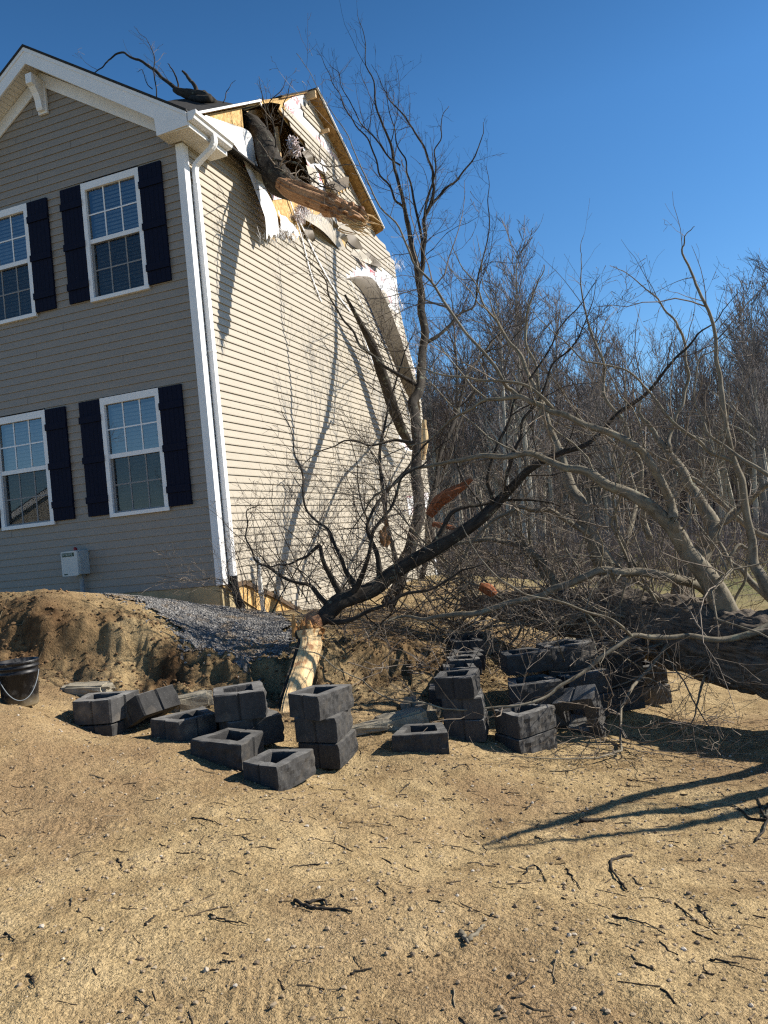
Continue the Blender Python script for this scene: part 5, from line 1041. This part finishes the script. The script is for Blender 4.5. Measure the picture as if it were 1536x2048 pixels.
# sticks on the sand
def stick(Ls, rad, label, shared=True, mat='bark_dark'):
    m = MB()
    for L in Ls:
        P = np.array([on_ground(x, y) + [0, 0, rad * .9] for x, y in L]); P = smooth_path(P, max(6, 4 * len(L))); P[1:-1] += np.random.default_rng(len(L)).normal(size=(len(P) - 2, 3)) * .003; P[:, 2] = np.maximum(P[:, 2], ground(P[:, 0], P[:, 1]) + rad * .6)
        m.tube(P, np.linspace(rad, rad * .5, len(P)), 7, True, lambda a, l: .25 * vnoise(a + 0 * l, l * 30 + 0 * a, 2))
    tag(m.build('stick', M[mat], smooth=True), label, 'stick', 'sticks fallen on the sand')
stick([[(1264, 1714), (1228, 1722), (1223, 1740), (1240, 1765), (1254, 1782)]], .008, 'crooked dark stick bent like a hook on the sand')
stick([[(1160, 1648), (1185, 1645), (1208, 1647)], [(1172, 1646), (1166, 1640)]], .013, 'short stout piece of branch lying flat on the sand')
stick([[(921, 1868), (928, 1882), (938, 1897)], [(934, 1884), (955, 1870), (970, 1861)]], .010, 'pale forked stick lying on the sand', mat='bark_limb')
stick([[(1536, 1612), (1531, 1655), (1512, 1688)], [(1533, 1645), (1500, 1640), (1465, 1612)], [(1531, 1640), (1516, 1600)]], .009, 'forked dark twig poking in at the right edge of the lot')
stick([[(590, 1806), (620, 1818), (660, 1825), (705, 1833)], [(612, 1810), (645, 1806), (655, 1818)]], .008, 'long thin dark stick with one side twig on the sand')
for L in ([(290, 1858), (300, 1846), (312, 1834)], [(1395, 1812), (1412, 1838), (1431, 1862)], [(420, 1833), (455, 1843), (496, 1853)], [(1225, 1836), (1262, 1848), (1312, 1861)], [(1051, 1622), (1062, 1612), (1080, 1602)], [(384, 1638), (412, 1642), (440, 1653)], [(1048, 1750), (1068, 1732), (1094, 1766)],
          [(1132, 1740), (1146, 1760), (1162, 1780)], [(235, 1722), (242, 1732), (243, 1746)], [(56, 1958), (64, 1966), (70, 1984)], [(143, 1800), (142, 1816)], [(640, 1730), (610, 1732), (580, 1737)], [(1110, 1628), (1150, 1628), (1180, 1622)], [(1010, 1588), (1040, 1587)], [(1270, 1930), (1310, 1944)], [(1100, 1545), (1140, 1543), (1170, 1536)],
          [(10, 1870), (30, 1885)], [(820, 1570), (800, 1588)], [(440, 1930), (470, 1925)], [(1420, 1925), (1480, 1935)], [(1350, 1810), (1390, 1845)], [(700, 1950), (745, 1945)], [(905, 1538), (930, 1530), (940, 1540)], [(1255, 1560), (1310, 1568)]):
    stick([L], .0042, 'short dark twig lying on the bare sand')
rg = np.random.default_rng(12); m = MB()
for k in range(900):
    y = rg.uniform(2.1, 8.5); x = rg.uniform(-.55, .55) * y + (rg.random() < .35) * rg.uniform(0, 2.0); ln = rg.uniform(.015, .13) ; a = rg.uniform(0, 6.28); n_ = 4; t = np.linspace(-.5, .5, n_)[:, None] * ln
    X_ = np.hstack([x + t * math.cos(a) + rg.normal(size=(n_, 1)) * ln * .06, y + t * math.sin(a) + rg.normal(size=(n_, 1)) * ln * .06]); rr = rg.uniform(.0012, .0035); m.tube(np.hstack([X_, (ground(X_[:, 0], X_[:, 1]) + rr * .8)[:, None]]), [rr] * n_, 4)
tag(m.build('twig_litter', M['litter']), 'fine broken twigs littered over the sandy lot', 'twig litter', kind='stuff')
m = MB()
for k in range(260):                           # dry brush at the foot of the tangle
    p = at(rg.uniform(600, 1300), rg.uniform(1210, 1330), rg.uniform(7.6, 10.0)); p[2] = gz(p[0], p[1]); P = wander(p, unit([rg.normal(), rg.normal(), .5]), rg.uniform(.3, 1.0), 7, rg, .3, 0); P[:, 2] = np.maximum(P[:, 2], ground_base(P[:, 0], P[:, 1]) + .02); rr = rg.uniform(.002, .007); m.tube(P, np.linspace(rr, rr * .4, 7), 4)
tag(m.build('brush_debris', M['bark_twig']), 'loose snapped twigs heaped under the fallen crown', 'brush', kind='stuff')

# ------------------------------------------------------------------ woods behind
def wood_tree(seed, h, mats):
    r = np.random.default_rng(seed); t = MB(); c = MB(); P = wander((0, 0, -.3), (r.normal() * .05, r.normal() * .05, 1), h * .96, 12, r, .035, .05); r0 = .010 * h + .02; R = np.linspace(r0, .012, 12); t.tube(P, R, 7)
    L = np.linspace(0, 1, 12)
    for k in range(int(26 + h * 1.6)):
        f_ = .34 + .66 * r.random() ** .8; i = min(int(f_ * 11), 10); p = P[i] + (P[i + 1] - P[i]) * (f_ * 11 - i); ln = h * (.10 + .26 * (1 - f_)) * r.uniform(.6, 1.3)
        Q = wander(p, side_dir(np.array([0, 0, 1.0]), r, .45, 1.05, .15), ln, 7, r, .13, .07); q = np.linspace(max(.012, R[i] * .42), .009, 7); (t if q[0] > .03 else c).tube(Q, q, 4)
        for k2 in range(r.integers(5, 9)):
            j = r.integers(1, 6); l2 = ln * r.uniform(.2, .5); Q2 = wander(Q[j], side_dir(unit(Q[j + 1] - Q[j]), r, .4, .95, .2), l2, 5, r, .15, .06); c.tube(Q2, np.linspace(.010, .005, 5), 3)
            for k3 in range(r.integers(1, 4)): Q3 = wander(Q2[r.integers(1, 5)], side_dir(unit(Q2[-1] - Q2[0]), r, .4, .9, .2), l2 * r.uniform(.3, .7), 4, r, .15, .06); c.tube(Q3, np.linspace(.008, .005, 4), 3)
    o = t.build('bare_tree', M[mats[0]]); cr = c.build('crown', M[mats[1]], o); return o, cr
PROT = [wood_tree(700 + i, h, (('bark_wood', 'twig_wood'), ('bark_wood', 'twig_wood_red'), ('bark_wood_tan', 'twig_wood'))[i % 3]) for i, h in enumerate((13, 14, 12, 15, 11, 13.5, 9))]
rw = np.random.default_rng(44); used = set(); spots = []
for px, d, h in ((905, 38, 14.5), (1050, 36, 15.2), (1080, 44, 16.5), (985, 48, 15), (1020, 33, 13), (870, 46, 14), (1130, 42, 14.5), (1215, 40, 12.5), (1275, 46, 12.6), (1340, 52, 13.5), (1470, 50, 13.5), (1400, 44, 11), (1530, 38, 12.5), (1595, 34, 13)): spots.append((px, d, h))
for k in range(115): spots.append((rw.uniform(790, 1700), 32 + 36 * rw.random() ** .8, rw.uniform(9.0, 12.8)))
for px, d, h in spots:
    if px < 1000 and d < 36 and h < 12: d += 10
    i = rw.integers(0, 7); o, c = PROT[i]; x = (px - 768) / F * d
    if i not in used: used.add(i); t, tc = o, c
    else:
        t = o.copy(); COL.objects.link(t); tc = c.copy(); tc.parent = t; COL.objects.link(tc)
    s_ = h / (13, 14, 12, 15, 11, 13.5, 9)[i]; t.location = (x, d, gz(x, d)); t.rotation_euler = (rw.normal() * .03, rw.normal() * .03, rw.uniform(0, 6.28)); t.scale = (s_,) * 3
    tag(t, 'slender bare tree standing in the wood behind the fallen tree', 'tree', 'bare trees of the wood')
for i in range(7):
    if i not in used: bpy.data.objects.remove(PROT[i][1]); bpy.data.objects.remove(PROT[i][0])
m = MB()
for k in range(4200):
    d = 24 + 20 * rw.random() ** 1.2; x = (rw.uniform(800, 1720) - 768) / F * d; z = -.72; h = rw.uniform(.5, 2.6); P = wander((x, d, z), (rw.normal() * .35, rw.normal() * .3, 1), h, 5, rw, .18, 0); w_ = rw.uniform(.005, .011); m.tube(P, np.linspace(w_, w_ * .5, 5), 3)
    if rw.random() < .6: Q = wander(P[2], side_dir(np.array([0, 0, 1.0]), rw, .4, 1.2, .1), h * .45, 4, rw, .2, 0); m.tube(Q, np.linspace(w_ * .7, w_ * .4, 4), 3)
tag(m.build('undergrowth', M['twig_wood_red']), 'leafless undergrowth thicket along the edge of the wood', 'undergrowth', kind='stuff')
m = MB()
for k in range(2600):
    d = 66 + 44 * rw.random(); x = (rw.uniform(740, 1800) - 768) / F * d; h = rw.uniform(8, 15.5); P = wander((x, d, -.8), (rw.normal() * .06, rw.normal() * .06, 1), h, 5, rw, .05, .02); w_ = rw.uniform(.04, .11); m.tube(P, np.linspace(w_, w_ * .25, 5), 4)
    for k2 in range(4): Q = wander(P[rw.integers(1, 5)], side_dir(np.array([0, 0, 1.0]), rw, .3, .9, .2), h * rw.uniform(.12, .3), 4, rw, .12, .05); m.tube(Q, np.linspace(.03, .012, 4), 3)
tag(m.build('distant_woods', M['twig_wood']), 'distant mass of bare trunks deep in the wood', 'woods', kind='stuff')

# ------------------------------------------------------------------ the neighbour's house across the street, seen mirrored in the windows
NH = tag(empty('neighbour_house', (-27.5, -1.0, -.3), math.radians(26)), 'low gabled tan house across the street, mirrored in the lower left window', 'house')
m = MB(); m.box((-8, -4.2, 0), (0, 4.2, 2.9)); m.prism([(0.0, -4.2, 2.9), (0.0, 4.2, 2.9), (0.0, 0, 5.6)], (-8, 0, 0)); m.build('wall', M['siding'], NH)
for sg in (-1, 1):
    m = MB(); m.prism([(.3, 0, 5.78), (.3, sg * 4.7, 2.76), (.3, sg * 4.7, 2.62), (.3, 0, 5.62)], (-8.6, 0, 0)); m.build('roof', M['shingle'], NH)
    m = MB(); m.prism([(.31, 0, 5.72), (.31, sg * 4.72, 2.69), (.31, sg * 4.72, 2.45), (.31, 0, 5.46)], (.04, 0, 0)); m.build('fascia', M['white'], NH)
for y0 in (-2.9, 1.6):
    m = MB()
    for lo, hi in (((.0, y0, .9), (.05, y0 + .08, 2.3)), ((.0, y0 + 1.2, .9), (.05, y0 + 1.28, 2.3)), ((.0, y0 + .08, .9), (.05, y0 + 1.2, .98)), ((.0, y0 + .08, 2.22), (.05, y0 + 1.2, 2.3))): m.box(lo, hi)
    w_ = m.build('window', M['white'], NH); m = MB(); m.add([(.01, y0 + .08, .98), (.01, y0 + 1.2, .98), (.01, y0 + 1.2, 2.22), (.01, y0 + .08, 2.22)], [(0, 1, 2, 3)]); m.build('pane', M['glass'], w_)
i = min(used); o, c = PROT[i]
for (x, y, h) in ((-33, 8, 11), (-38, 12, 12), (-36, 4, 12), (-30, -9, 10), (-26, -12, 11), (-34, -6, 12), (-40, -2, 13), (-42, 9, 12)):
    t = o.copy(); COL.objects.link(t); tc = c.copy(); tc.parent = t; COL.objects.link(tc); t.location = (x, y, -.7); t.rotation_euler = (0, 0, x * 3.1); t.scale = (h / 13,) * 3
    tag(t, 'bare tree standing around the low tan house across the street', 'tree', 'bare trees across the street')
